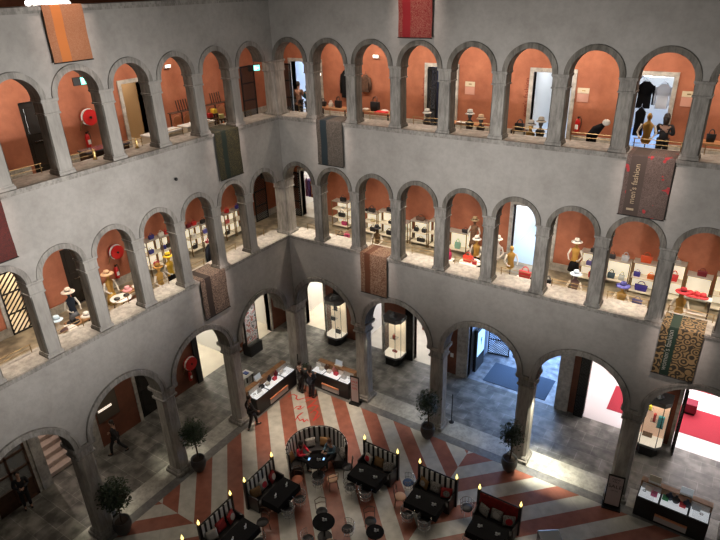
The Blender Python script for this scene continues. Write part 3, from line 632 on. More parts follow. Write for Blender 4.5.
person((4.72, -3.92, 0), R(-10), 'person in a blue grey shirt seated on the right of the round booth', mat('blue_grey_shirt', (.06, .12, .17), .7), SUIT, sit, hair=mat('brown_hair', (.08, .035, .02), .5))

def bust(loc, rz, label, cloth=OCHRE, arms=True, h=1.45, head=True, skirt=None, full=False):
    """tailor's dummy on a pole; base at loc, shoulders just under h"""
    t = thing('mannequin', label, 'mannequin', loc, rz)
    s = h-.02
    prof = [(.10, s-.62), (.135, s-.55), (.095, s-.36), (.125, s-.18), (.145, s-.07), (.09, s-.01), (.045, s+.03), (.04, s+.08)]
    obj('torso', MB().lathe(prof, 16, sx=1.1, sy=.72).mesh('torso', cloth, True), t)
    obj('pole', MB().tube([(0, 0, .02), (0, 0, s-.6)], .016, 8).mesh('pole', BLACKM), t)
    obj('base', MB().lathe([(.17, 0), (.17, .02), (.03, .035)], 16).mesh('base', BLACKM), t)
    if head: obj('head', MB().ball((0, 0, s+.17), .085, .88, 1, 1.28).mesh('head', cloth, True), t)
    if arms:
        wm = mat('pale_wooden_arm', (.62, .58, .52), .5)
        for sg in (-1, 1): obj('arm', MB().tube([(sg*.17, 0, s-.07), (sg*.26, -.02, s-.30), (sg*.18, -.20, s-.42), (sg*.14, -.28, s-.40)], .03, 8, [.04, .032, .024, .03]).mesh('arm', wm, True), t)
    if skirt: obj('skirt', MB().lathe([(.20, s-.95), (.17, s-.72), (.12, s-.52)], 16, sx=1.1, sy=.8).mesh('skirt', skirt, True), t)
    return t
def dummy(px, py, f, h, rz, lab, hcol=None, hlab=None, band=(.03, .03, .03), cloth=OCHRE, skirt=None, arms=True, depth=None, side='R', r=.21):
    """place a dummy whose head is seen at the given spot of its gallery"""
    if depth is None: p = onZ(px, py, f+h+.17)
    else:
        p = onY(px, py, depth) if side == 'R' else onX(px, py, -depth); h = p.z-f-.17
    bust((p.x, p.y, f), rz, lab, cloth, arms, h, True, skirt)
    if hcol: hat((p.x, p.y, f+h+.24), hcol, hlab, r, band)
STRAW, PALEHAT = (.55, .36, .22), (.62, .58, .52)
# middle gallery, right
dummy(377, 229, FL2, 1.45, 0, 'black clad mannequin with ochre chest behind the third right arch', BLK, 'small black hat on the mannequin behind the third right arch', cloth=mat('black_gold_cloth', (.12, .07, .02), .7), depth=1.5, skirt=BLKC)
dummy(475, 221, FL2, 1.5, 0, 'mannequin in a brown checked dress with yellow belt by the lattice door', (.42, .30, .17), 'brown sun hat on the checked dress mannequin', depth=3.3, cloth=mat('brown_check', (.17, .09, .05), .8, var=.4, vs=30), skirt=mat('brown_check_skirt', (.17, .09, .05), .8, var=.4, vs=30))
dummy(477, 240, FL2, 1.4, 0, 'ochre mannequin under a white hat behind the fifth right arch', WHT, 'white hat with black band behind the fifth right arch', skirt=BLKC, depth=2.6)
dummy(498, 240, FL2, 1.4, 0, 'pale mannequin standing just inside the lattice door arch', WHT, 'white hat nearest the black lattice door', depth=1.9, cloth=mat('ivory_cloth', (.6, .56, .5), .7))
dummy(512, 248, FL2, 1.4, R(40), 'mustard dress mannequin in front of the bright blue shop door', depth=1.4)
dummy(577, 243, FL2, 1.45, 0, 'mannequin in a black dress with V neckline against the terracotta wall', WHT, 'white wide brimmed hat on the V neck mannequin', depth=3.0, skirt=BLKC, r=.24)
dummy(576, 275, FL2, 1.4, 0, 'low mannequin in a dark knitted top at the sill of the seventh right arch', (.55, .66, .78), 'pale blue hat at the sill of the seventh right arch', depth=1.32, cloth=mat('dark_knit', (.11, .06, .06), .8), r=.24)
dummy(623, 287, FL2, 1.4, 0, 'ochre mannequin under the violet hat behind the eighth right arch', (.09, .09, .33), 'violet blue wide hat behind the eighth right arch', depth=1.3, skirt=BLKC, r=.27)
dummy(683, 293, FL2, 1.4, 0, 'ochre mannequin under the crimson hat near the right edge', (.42, .02, .03), 'crimson wide hat near the right edge', depth=1.4, skirt=BLKC, r=.27)
# middle gallery, left
dummy(68, 293, FL2, 1.45, R(90), 'mannequin in a navy blouse and grey skirt by the dark door, left gallery', (.68, .58, .50), 'cream hat with dark band on the navy blouse mannequin', cloth=mat('navy_blouse', (.015, .03, .06), .7), skirt=mat('grey_skirt', (.12, .13, .15), .8), r=.26)
dummy(107, 275, FL2, 1.45, R(90), 'mannequin in a mustard and grey outfit beneath the fire hose, left gallery', (.55, .34, .2), 'wide tan straw hat beneath the fire hose', cloth=OCHRE, skirt=mat('mustard_skirt', (.45, .27, .05), .8), r=.27, band=(.2, .12, .06))
dummy(57, 321, FL2, 1.1, R(90), 'low bust at the sill of the sixth left arch', (.55, .68, .78), 'pale blue hat at the sill of the sixth left arch', cloth=mat('beige_bust', (.5, .4, .3), .7), arms=False, r=.22)
dummy(158, 268, FL2, 1.4, R(90), 'brown haired ochre mannequin on the left under the fourth left arch', (.35, .17, .03), 'brown cap on the fourth left arch mannequin', skirt=mat('tan_skirt', (.4, .24, .1), .8))
dummy(168, 257, FL2, 1.4, R(90), 'mannequin in a yellow top and black skirt under the fourth left arch', (.75, .5, .02), 'bright yellow hat under the fourth left arch', cloth=mat('yellow_top', (.72, .45, .04), .7), skirt=BLKC)
# upper gallery, heads just above the sill
for px, py, lab, hl, hc in ((427, 112, 'dark bust beside the lattice door of the fourth upper arch', 'pale round hat beside the upper lattice door', PALEHAT), (470, 113, 'left bust behind the fifth upper right arch', 'cream hat on the left bust of the fifth upper arch', PALEHAT), (481, 118, 'right bust behind the fifth upper right arch', 'cream hat on the right bust of the fifth upper arch', STRAW),
                            (531, 124, 'ochre bust on the left of the sixth upper arch door', 'grey knitted hat on the ochre bust of the sixth upper arch', (.4, .36, .32)), (541, 121, 'pale bust on the right of the sixth upper arch door', 'taupe hat on the pale bust in the sixth upper arch', (.36, .31, .25))):
    dummy(px, py+2, FL3, 1, 0, lab, hc, hl, depth=1.3, arms=False, cloth=OCHRE if 'ochre' in lab else mat('dark_bust', (.05, .04, .035), .7), r=.19)
dummy(650, 116, FL3, 1.3, 0, 'large mustard yellow mannequin behind the men\'s fashion banner', depth=1.5, cloth=mat('mustard_bust', (.50, .27, .05), .7))
p = onY(592, 133, 1.4)
t = thing('mannequin', 'black sleeved mannequin with a pale head tilted over the seventh upper right sill', 'mannequin', (p.x, p.y, FL3))
zz = p.z-FL3
obj('torso', MB().tube([(0, 0, zz-.45), (0, 0, zz-.1), (.12, 0, zz+.12), (.3, 0, zz+.28)], .14, 10, [.15, .17, .15, .07]).mesh('torso', BLKC, True), t)
obj('head', MB().ball((.38, 0, zz+.36), .10, 1.2, 1, 1).mesh('head', mat('pale_wooden_arm', (.6, .5, .4)), True), t)
obj('pole', MB().tube([(0, 0, 0), (0, 0, zz-.4)], .016, 8).mesh('pole', BLACKM), t)

# wall equipment
def hose_reel(X, side, u, z, label, d=D, r=.30):
    c = X(u, d, z); t = thing('fire_hose_reel', label, 'fire hose', c, 0 if side == 'R' else PI/2)
    red = mat('fire_red', (.50, .012, .012), .35)
    def cyl(r0, y0, y1, n=24): return MB().rings([[(r0*math.cos(2*PI*i/n), y, r0*math.sin(2*PI*i/n)) for i in range(n)] for y in (y0, y1)])
    obj('front_disc', cyl(r, -.30, -.27).mesh('front_disc', red, bevel=.0), t); obj('back_disc', cyl(r, -.12, -.09).mesh('back_disc', red), t)
    obj('hose', MB().tube([((r*.80)*math.cos(a*.5), -.25+.0016*a, r*.80*math.sin(a*.5)) for a in range(0, 76)], .028, 6).mesh('hose', WHITE), t)
    obj('rim', MB().tube([(r*math.cos(a*.3), -.19, r*math.sin(a*.3)) for a in range(21)], .022, 6, closed=True).mesh('rim', WHITE), t)
    obj('hub', cyl(.045, -.34, .0).mesh('hub', BLACKM), t)
    obj('nozzle_arm', MB().tube([(-r*.9, -.2, -.05), (-r*1.3, -.2, -.25), (-r*1.3, -.1, -.42)], .02, 6).mesh('nozzle_arm', BRASS), t)
def extinguisher(X, side, u, z, label, d=D):
    c = X(u, d-.11, z); t = thing('fire_extinguisher', label, 'fire extinguisher', c, 0 if side == 'R' else PI/2)
    obj('cylinder', MB().lathe([(.075, 0), (.085, .03), (.085, .40), (.05, .47), (.025, .50)], 16).mesh('cylinder', mat('fire_red', (.5, .01, .01)), True), t)
    obj('valve', MB().lathe([(.03, .5), (.03, .55)], 10).box(-.02, .10, -.015, .015, .55, .575).mesh('valve', BLACKM), t)
    obj('hose', MB().tube([(.03, 0, .54), (.12, 0, .5), (.13, 0, .3), (.10, 0, .12)], .013, 6).mesh('hose', BLACK), t)
    obj('label_sticker', MB().box(-.055, .055, -.092, -.084, .14, .30).mesh('label_sticker', WHITE), t)
hose_reel(XL, 'L', 5.80, FL2+1.50, 'red fire hose reel on the terracotta wall of the left middle gallery', r=.28); extinguisher(XL, 'L', 5.92, FL2+.38, 'fire extinguisher below the hose reel of the left middle gallery')
hose_reel(XL, 'L', 5.66, 6.72+6.62, 'red fire hose reel on the terracotta wall of the left upper gallery', r=.28); extinguisher(XL, 'L', 5.84, FL3+.45, 'fire extinguisher below the hose reel of the left upper gallery')
hose_reel(XL, 'L', 3.36, 1.42, 'dark red fire hose reel on the ground arcade wall, left side', r=.33); extinguisher(XL, 'L', 3.42, .45, 'fire extinguisher under the ground arcade hose reel')
p = onY(578, 125, D); extinguisher(XR, 'R', p.x, p.z-.25, 'fire extinguisher on the right upper gallery wall beside the framed door')
def exit_sign(p, rz, label):
    up = (16.35 if p.z > 12 else 11.45)-p.z
    t = thing('exit_sign', label, 'exit sign', p, rz)
    obj('housing', MB().box(-.26, .26, -.02, .05, -.13, .13).mesh('housing', BLACKM, bevel=.01), t)
    obj('lit_face', MB().box(-.02, .24, -.035, -.02, -.11, .11).mesh('lit_face', mat('exit_green', (.1, .7, .5), .4, emit=1.6, ecol=(.25, 1, .75))), t)
    obj('pictogram', MB().box(.02, .08, -.04, -.036, -.08, .07).prism([(.12, -.04), (.2, -.04), (.2, -.036), (.12, -.036)], -.015, .02).mesh('pictogram', mat('exit_white', (1, 1, 1), .4, emit=2)), t)
    obj('bracket', MB().tube([(0, 0, .12), (0, 0, up)], .012, 6).mesh('bracket', BLACKM), t)
exit_sign(onX(81, 81, -2.6), R(80), 'green lit exit sign hanging in the fourth arch, upper left gallery')
exit_sign(onX(254, 68, -2.4), R(60), 'green lit exit sign hanging near the corner of the upper gallery')
exit_sign(onX(266, 175, -2.4), R(60), 'green lit exit sign hanging near the corner of the middle gallery')
def wall_plate(px, py, label, d=D):
    p = onY(px, py, d); t = thing('wall_sign', label, 'sign', p)
    obj('plate', MB().box(-.2, .2, -.02, -.002, .06, .24).mesh('plate', mat('pale_plate', (.62, .52, .36), .5)), t)
    obj('lower_plate', MB().box(-.2, .2, -.016, -.002, -.24, .05).mesh('lower_plate', mat('rose_plate', (.55, .27, .2), .5)), t)
    obj('lines', MB().box(-.05, .07, -.024, -.02, .13, .17).mesh('lines', BRASS), t)
wall_plate(470, 88, 'two part pale and rose wall plate beside the lattice door, upper gallery'); wall_plate(583, 95, 'two part wall plate above the fire extinguisher, upper gallery'); wall_plate(688, 99, 'two part wall plate right of the framed door by the right edge')
def emergency(px, py, side, label):
    p = onY(px, py, D) if side == 'R' else onX(px, py, -D); t = thing('wall_lamp', label, 'lamp', p, 0 if side == 'R' else PI/2)
    obj('housing', MB().box(-.14, .14, -.10, 0, -.09, .03).mesh('housing', mat('lamp_shell', (.5, .42, .36)), bevel=.01), t)
    obj('diffuser', MB().box(-.12, .12, -.13, -.10, -.05, .05).mesh('diffuser', mat('lamp_glow', (1, .9, .8), emit=2.2)), t)
emergency(377, 56, 'R', 'small white lamp high on the wall of the third upper right arch'); emergency(166, 66, 'L', 'small white lamp high on the wall of the second upper left arch')
emergency(320, 74, 'R', 'small glowing lamp beside the second upper arch from the corner')
# text painted on the terracotta beside doors (vertical)
for px, py, z in ((424, 98, 0), (526, 100, 0)):
    p = onY(px, py, D); o = obj('wall_lettering', text_mesh('fashion accessories' if 0 else 'men\'s fashion', .26, mat('dark_rust_letters', (.2, .035, .02), .7)), None, (p.x, p.y-.006, p.z+.1)); o.rotation_euler = (R(90), R(-90), 0)
    tag(o, 'dark rust vertical lettering on the terracotta wall beside the %s upper doorway' % ('lattice gated' if px < 450 else 'white lit'), 'lettering')

# lattice gates
def gate(p, rz, w, h, label, pitch=.16, mats=BLACKM, both=True, br=.014):
    t = thing('iron_gate', label, 'gate', p, rz)
    f = MB()
    for a, b in ((0, .05), (w-.05, w)): f.box(a, b, -.02, .02, 0, h)
    for z in (0, h*.33, h*.66, h-.05): f.box(.05, w-.05, -.02, .02, z, z+.05)
    obj('frame', f.mesh('frame', mats), t)
    g = MB(); n = int((w+h)/pitch)
    for i in range(n+1):
        for sg in ((1, -1) if both else (1,)):
            c = i*pitch
            # line x+z=c or x-z=c-h
            if sg > 0: a = (max(0, c-h), min(c, h)); b = (min(w, c), max(0, c-w))
            else: a = (max(0, c-h), h-min(c, h)); b = (min(w, c), h-max(0, c-w))
            if abs(a[0]-b[0]) < .02: continue
            g.tube([(a[0], 0, a[1]), (b[0], 0, b[1])], br, 4)
    obj('lattice', g.mesh('lattice', mats), t)
    if p[2] == 0 and w < .6: obj('backing', MB().box(.02, w-.02, .016, .03, .02, h-.02).mesh('backing', BLACK), t)
    return t
def gR(u0, w, f, h, label, d=D-.1, ang=0, pitch=.16): return gate((u0, d, f), ang, w, h, label, pitch)
gR(-.75, .55, 0, 3.1, 'black lattice gate leaf folded beside the first display case', D-.12)
gR(3.62, .42, 0, 3.1, 'black lattice gate leaf beside the second display case', D-.12)
gR(.95, .35, 0, 3.1, 'black lattice gate leaf left of the second right doorway', D-.12)
gR(5.45, .45, 0, 3.2, 'black lattice gate leaf beside the tall red panel of the entrance', D-.12)
gate((7.0, 6.6, 0), R(10), 1.1, 2.6, 'dark studded gate leaf standing open inside the blue lit entrance hall', .12)
gate((12.05, D-.12, 0), 0, .4, 3.3, 'black lattice gate leaf left of the white and red shop'); gate((15.98, D-.12, 0), R(-80), .5, 3.2, 'black lattice gate leaf right of the third display case')
gate((-D+.12, -2.72, 0), R(-90), .32, 3.0, 'black gate leaf beside the ground fire hose reel')
gate((-3.1, D-.12, FL2), 0, .62, 2.3, 'black lattice gate ajar at the corner doorway of the middle gallery', .12)
gate((-D+.12, 3.1, FL2), R(-90), .9, 2.3, 'black lattice gate at the end of the left middle gallery', .12); gate((-D+.12, 3.1, FL3), R(-90), .9, 2.3, 'black lattice gate at the end of the left upper gallery', .12)
gate((-3.1, D-.12, FL3), 0, .6, 2.3, 'black lattice gate ajar at the corner doorway of the upper gallery', .12)
gate((4.58, D-.12, FL3), 0, .42, 2.4, 'dark lattice gate in the doorway of the fourth upper right arch', .1)
gate((8.62, D-.12, FL2), R(-70), .7, 2.4, 'black ornamental gate leaf left of the bright blue middle gallery door', .13)
gate((-D+.05, -9.5, FL2), R(-90), .72, 2.3, 'black barred gate over the lit white room, middle gallery far left', .2, BLACKM, False, .03)
# door leaves
def leaf(name, X, u0, u1, z0, z1, m, label, d=D+.12, handle=True):
    c = X((u0+u1)/2, d, z0); w = u1-u0; t = thing(name, label, 'door', c, 0 if X is XR else PI/2)
    obj('panel', MB().box(-w/2, w/2, -.03, .03, 0, z1-z0).mesh('panel', m, bevel=.005), t)
    for a in (.08, .55): obj('inset', MB().box(-w*.36, w*.36, -.05, -.03, (z1-z0)*a, (z1-z0)*(a+.38)).mesh('inset', m, bevel=.01), t)
    if handle: obj('handle', MB().tube([(w*.05-.3, -.09, (z1-z0)*.45), (w*.05+.05, -.09, (z1-z0)*.45)], .02, 6).mesh('handle', CHROME), t)
DKDOOR = mat('near_black_door', (.018, .015, .013), .25); DGREEN = mat('dark_green_door', (.02, .025, .018), .5)
leaf('dark_door', XL, 6.78, 7.84, FL2, FL2+2.27, DKDOOR, 'glossy near black door with steel push bar, left middle gallery'); leaf('dark_door', XL, 6.93, 7.87, FL3, FL3+2.32, DKDOOR, 'glossy near black door with steel push bar, left upper gallery')
leaf('dark_door', XL, 4.83, 6.17, 0, 2.97, DKDOOR, 'tall black door in the ground arcade behind the walking figure', handle=False)
leaf('green_door', XR, -3.9, -3.1, 0, 3.2, DGREEN, 'dark green door leaf in the far ground corner', d=3.6, handle=False)
# glazed door at the far left
t = thing('glazed_door', 'brown wooden glazed door at the far left of the ground arcade', 'door', XL(11.85, D-.03, 0), PI/2)
f = MB()
for x in (-.75, -.04, .67): f.box(x, x+.08, -.04, .04, 0, 3)
for z in (0, .8, 1.5, 2.2, 2.9): f.box(-.75, .75, -.04, .04, z, z+.09)
obj('frame', f.mesh('frame', DARKW), t); obj('panes', MB().box(-.7, .7, -.008, .008, .85, 2.9).mesh('panes', GLASS), t); obj('kick_panel', MB().box(-.7, .7, -.02, .02, .08, .82).mesh('kick_panel', DARKW), t)
# dark window left of the black door, ground
t = thing('display_window', 'dark framed display window with a bright strip lamp, left ground arcade', 'window', XL(7.7, D-.03, 1.2), PI/2)
obj('frame', MB().box(-.5, .5, -.03, .02, 0, 1.9).mesh('frame', mat('dark_glazing', (.11, .085, .065), .25)), t); obj('strip_lamp', MB().box(-.42, .2, -.06, -.03, .55, .64).mesh('strip_lamp', mat('strip_glow', (1, .85, .7), emit=.9)), t)

# glass display cases of the ground arcade
def vitrine(c, rz, label, inner, items, w=1.0):
    t = thing('display_case', label, 'display case', c, rz)
    hw = w/2; poly = lambda k, o=0: [(-hw*k, .42), (-hw*k, -.15), (-hw*.6*k, -.38-o), (hw*.6*k, -.38-o), (hw*k, -.15), (hw*k, .42)]
    obj('plinth', MB().prism(poly(.8), .0, .38).mesh('plinth', BLACK, bevel=.01), t); obj('lower_rim', MB().prism(poly(1.03), .38, .50).mesh('lower_rim', mat('steel_grey_rim', (.22, .23, .23), .3, .5), bevel=.01), t)
    obj('tray', MB().prism(poly(.97), .50, .52).mesh('tray', mat('lit_tray', (.8, .75, .65), emit=.5, ecol=(1, .9, .72))), t)
    obj('back_panel', MB().box(-hw*.95, hw*.95, .34, .40, .52, 2.45).mesh('back_panel', inner), t)
    obj('upper_rim', MB().prism(poly(1.03), 2.45, 2.66).mesh('upper_rim', mat('steel_grey_rim', (.2, .2, .2)), bevel=.01), t)
    obj('top_ornament', MB().lathe([(.20, 2.66), (.22, 2.72), (.08, 2.80), (.1, 2.86), (.02, 2.9)], 12).mesh('top_ornament', mat('steel_grey_rim', (.2, .2, .2))), t)
    g = MB(); P = poly(1.0)
    for a, b in zip(P, P[1:]):
        vs = [g.b.verts.new(q) for q in ((*a, .52), (*b, .52), (*b, 2.45), (*a, 2.45))]; g.b.faces.new(vs)
    obj('glass', g.mesh('glass', GLASS), t)
    fr = MB()
    for a in P: fr.tube([(*a, .50), (*a, 2.45)], .014, 4)
    obj('edge_bars', fr.mesh('edge_bars', BLACKM), t)
    area('case_light', Vector(c)+Vector((0, -.05, 2.42)), .5, 9, (1, .88, .7))
    return t
INC = mat('cream_lit_back', (.85, .72, .52), .6, emit=.35, ecol=(1, .82, .58)); INP = mat('peach_lit_back', (.8, .5, .34), .6, emit=.35, ecol=(1, .66, .45))
v1, v2, v3_ = (-.35, 3.45, 0), (3.25, 3.45, 0), (15.15, 3.35, 0)
vitrine(v1, 0, 'lit glass display case nearest the corner with black bags inside', INC, []); vitrine(v2, 0, 'lit glass display case under the second right arch with small red goods', INC, []); vitrine(v3_, 0, 'lit glass display case near the right edge with colourful cartons', INP, [])
for c, its in ((v1, ((.0, 1.95, .22, .22, BLK, 'small black bag on the upper peg of the corner display case'), (-.2, 1.3, .3, .16, BLK, 'low black bag on the middle peg of the corner display case'), (.1, .52, .34, .28, BLK, 'large black bag on the tray of the corner display case'))),
               (v2, ((-.05, 1.32, .16, .2, (.4, .06, .03), 'small red pouch in the middle of the second display case'), (.0, .52, .3, .12, (.35, .05, .04), 'low red clutch on the tray of the second display case')))):
    for x, z, w, h, col, lab in its:
        handbag((c[0]+x, c[1]+.12, z), 0, w, h, .1, col, lab, 'flap')
        if z > .8:
            o = obj('display_peg', MB().box(-.16, .16, -.03, .30, -.015, 0).mesh('display_peg', CHROME), None, (c[0]+x, c[1]+.05, z)); tag(o, 'small steel peg shelf holding the '+lab.split(' in ')[0].split(' on ')[0]+' in a glass case', 'shelf')
for x, z, w, h, col, lab in ((-.22, 1.85, .14, .16, (.7, .6, .05), 'yellow'), (.02, 1.35, .10, .34, (.5, .04, .04), 'tall red'), (.26, 1.15, .22, .5, (.06, .32, .36), 'tall teal'), (-.1, .52, .36, .16, (.2, .12, .06), 'low brown')):
    o = obj('carton', MB().box(-w/2, w/2, -.06, .06, 0, h).mesh('carton', colmat('carton_'+lab.replace(' ', '_'), col), bevel=.006), None, (v3_[0]+x, v3_[1]+.2, z)); tag(o, lab+' carton in the display case near the right edge', 'carton')
    if z > .8:
        o = obj('display_peg', MB().box(-.13, .13, -.1, .16, -.02, 0).mesh('display_peg', CHROME), None, (v3_[0]+x, v3_[1]+.2, z)); tag(o, 'small steel peg shelf under the '+lab+' carton', 'shelf')
# poster case on the left ground wall near the corner
def mk_poster():
    m, b, N, L, MA, MIX, RAMP = nodes('fashion_poster'); tc = N('TexCoord'); n = N('TexNoise'); n.inputs['Scale'].default_value = 4.2; n.inputs['Detail'].default_value = 3; n.inputs['Distortion'].default_value = 1.2; L(tc.outputs['Object'], n.inputs['Vector'])
    L(RAMP(n.outputs['Fac'], (.36, (.05, .05, .06)), (.43, (.75, .74, .74)), (.52, (.85, .84, .83)), (.56, (.55, .05, .05)), (.62, (.55, .4, .3))), b.inputs['Base Color']); return m
t = thing('poster_case', 'tall lit poster with red and white figures on a black stand, left arcade', 'poster', (-3.55, .42, 0), PI/2)
obj('stand', MB().box(-.45, .45, -.28, .28, 0, .62).mesh('stand', BLACK, bevel=.01), t); obj('poster', MB().box(-.4, .4, -.05, .03, .7, 2.85).mesh('poster', mk_poster()), t); obj('frame', MB().box(-.44, -.4, -.07, .05, .62, 2.9).box(.4, .44, -.07, .05, .62, 2.9).box(-.44, .44, -.07, .05, 2.85, 3.1).mesh('frame', BLACK), t)
spot('poster_lamp', (-2.2, -.42+.84, 3.6), (-3.5, .42, 1.6), 60, (1, .95, .9), 50)
# garage-like wall shelving seen through the second left doorway
t = thing('white_wall_shelving', 'white slatted shelving inside the second doorway of the left arcade', 'shelf', (-7.2, -2.4, 0), PI/2)
for z in (.5, .95, 1.4, 1.85, 2.3): obj('shelf_board', MB().box(-1.2, 1.3, -.2, .2, z, z+.04).mesh('shelf_board', WHITE), t); obj('edge_trim', MB().box(-1.2, 1.3, -.23, -.2, z-.03, z+.05).mesh('edge_trim', mat('bronze_edge', (.16, .11, .06), .4)), t)
obj('side_panel', MB().box(-1.25, -1.2, -.2, .2, 0, 2.4).box(1.3, 1.35, -.2, .2, 0, 2.4).mesh('side_panel', WHITE), t)

for x, y, rz, lab in ((1.75, 7.2, 0, 'reddish brown wooden cabinet seen left of the second display case'), (3.6, 7.2, 0, 'reddish brown wooden cabinet seen right of the second display case')):
    x -= 1.9 if x < 2 else .1
    x = max(x, 1.5) if x < 2 else x
    t = thing('wooden_cabinet', lab, 'cabinet', (x, y, .004), rz); obj('body', MB().box(-.45, .45, -.3, .3, 0, 1.1).mesh('body', mat('reddish_wood', (.30, .09, .04), .4, var=.2), bevel=.01), t)
    for z in (.15, .47, .79): obj('drawer', MB().box(-.41, .41, -.32, -.3, z, z+.26).mesh('drawer', mat('reddish_wood', (.3, .09, .04))), t)
    obj('top', MB().box(-.48, .48, -.33, .33, 1.1, 1.14).mesh('top', WHITE), t)
# entrance hall: screen, mats
t = thing('information_screen', 'tall black framed information screen with blue display at the entrance', 'screen', (7.12, 5.0, .15), PI/2)
obj('frame', MB().box(-.5, .5, -.1, .06, 0, 2.35).mesh('frame', BLACK, bevel=.01), t)
obj('display', MB().box(-.42, .42, -.115, -.1, .85, 2.2).mesh('display', mat('blue_display', (.3, .55, .9), emit=1.3, ecol=(.45, .7, 1))), t)
obj('symbol', MB().box(-.02, .02, -.125, -.116, 1.35, 1.75).tube([(.09*math.cos(a*.5), -.12, 1.66+.09*math.sin(a*.5)) for a in range(12)], .012, 4).mesh('symbol', mat('symbol_blue', (.05, .15, .5))), t)
o = obj('floor_mat', MB().box(-1.5, 1.5, -.85, .85, 0, .02).mesh('floor_mat', mat('blue_grey_mat', (.085, .12, .17), .9, var=.2, vs=40), bevel=.006), None, (9.2, 5.15, .004)); tag(o, 'large blue grey door mat on the floor of the entrance hall', 'mat')
o = obj('barrier_post', MB().lathe([(.16, 0), (.16, .03), (.03, .05), (.03, .9), (.05, .95)], 14).mesh('barrier_post', BLACKM), None, (8.35, 7.0, .004)); tag(o, 'small black post standing on the floor deep in the entrance hall', 'post')
# red carpets and props of the shop at right
RC = mat('red_carpet', (.34, .018, .035), .9, var=.1, vs=30)
for x0, x1, y0, y1, lab in ((13.2, 19.8, 5.15, 7.1, 'wide red carpet across the shop floor at the right edge'), (14.6, 19.8, 8.6, 10.4, 'second red carpet further back in the shop at the right edge')):
    o = obj('carpet', MB().box(x0, x1, y0, y1, 0, .015).mesh('carpet', RC), None, (0, 0, .004)); tag(o, lab, 'carpet')
t = thing('stool', 'dark red upholstered cube stool on the red carpet by the gate', 'stool', (16.3, 6.75, .02)); obj('seat', MB().box(-.25, .25, -.25, .25, .12, .55).mesh('seat', mat('dark_red_velvet', (.2, .01, .03), .8), bevel=.03), t); obj('base', MB().box(-.2, .2, -.2, .2, 0, .12).mesh('base', BLACKM), t)
t = thing('coat_stand', 'small dark three legged stand on the white shop floor', 'stand', (13.75, 8.6, .004)); obj('pole', MB().tube([(0, 0, .1), (0, 0, .9)], .02, 6).mesh('pole', BLACKM), t)
for a in range(3): obj('leg', MB().tube([(0, 0, .15), (.35*math.cos(a*2.1), .35*math.sin(a*2.1), .01)], .018, 6).mesh('leg', BLACKM), t)
o = obj('round_rug', MB().lathe([(1.05, 0), (1.05, .012)], 40).mesh('round_rug', mat('pale_round_rug', (.42, .36, .33), .9)), None, (13.4, 8.7, .004)); tag(o, 'pale grey round rug on the white floor under the three legged stand', 'rug')
# vertical red lacquer panel and the notice on it
o = obj('wall_panel', MB().box(-.24, .24, -.05, 0, 0, 4.6).mesh('wall_panel', REDWALL, bevel=.005), None, (6.16, D-.002, 0)); tag(o, 'tall dark red wall panel left of the entrance hall', 'panel')
o = obj('notice', MB().box(-.08, .08, -.01, 0, 0, .22).mesh('notice', WHITE), None, (6.16, D-.053, .95)); tag(o, 'small white notice on the tall dark red panel', 'notice')
# clothes behind doors of the upper gallery
def garment(p, w, h, m, label, rz=0, sleeves=True, cat='jacket'):
    t = thing('hanging_garment', label, cat, p, rz)
    obj('body', MB().rings([[(sx*w/2*a, sy*.06*b, z) for sx, sy in ((-1,-1),(1,-1),(1,1),(-1,1))] for a, b, z in ((.9, 1.2, 0), (.85, 1, h*.5), (1, 1, h*.85), (.35, .7, h))]).mesh('body', m, bevel=.015), t)
    if sleeves:
        for s_ in (-1, 1): obj('sleeve', MB().tube([(s_*w*.46, 0, h*.85), (s_*w*.62, 0, h*.5), (s_*w*.6, 0, h*.15)], .06, 8, [.065, .06, .05]).mesh('sleeve', m, True), t)
    obj('hanger', MB().tube([(-w*.3, 0, h*.97), (0, 0, h+.05), (w*.3, 0, h*.97)], .008, 4).tube([(0, 0, h+.05), (0, 0, h+.16)], .008, 4).mesh('hanger', CHROME), t)
    return t
def rail_rack(p, w, h, label, rz=0):
    t = thing('clothes_rail', label, 'clothes rail', p, rz)
    obj('bar', MB().tube([(-w/2, 0, h), (w/2, 0, h)], .015, 6).mesh('bar', CHROME), t)
    for x in (-w/2, w/2): obj('upright', MB().tube([(x, 0, 0), (x, 0, h)], .015, 6).mesh('upright', CHROME), t)
rail_rack((12.75, D+.9, FL3), 1.3, 2.35, 'steel rail holding the black suit inside the right upper doorway')
garment((12.52, D+.9, FL3+1.28), .5, .9, BLKC, 'black suit jacket hanging inside the right upper doorway'); garment((13.1, D+.9, FL3+1.3), .42, .85, mat('white_shirt', (.6, .64, .72), .7), 'pale shirt hanging beside the black suit jacket', cat='shirt')
garment((12.52, D+.75, FL3+.35), .34, .95, BLKC, 'black trousers hanging below the black suit jacket', sleeves=False, cat='trousers')
rail_rack((5.0, D+.8, FL3), .95, 2.25, 'steel rail of bright clothes inside the lattice door, upper gallery')
for i, (c, w) in enumerate((((.6, .62, .7), 'white'), ((.55, .02, .06), 'red'), ((.03, .08, .35), 'blue'), ((.35, .03, .4), 'purple'))):
    garment((4.72+.17*i, D+.8, FL3+1.15), .14, .95, colmat('cloth_'+w, c), '%s garment on the rail behind the lattice door' % w, rz=R(20), sleeves=False)
rail_rack((-2.75, D+1.2, FL2), 1.1, 1.7, 'rail of scarves inside the corner doorway, middle gallery')
for i, (c, w) in enumerate((((.12, .03, .10), 'plum'), ((.10, .05, .25), 'violet'), ((.3, .12, .06), 'russet'), ((.04, .03, .1), 'indigo'), ((.25, .1, .3), 'lilac'))):
    garment((-3.1+.18*i, D+1.2, FL2+.6), .16, .98, colmat('scarf_'+w, c), '%s scarf on the rail inside the corner doorway' % w, sleeves=False, cat='scarf')
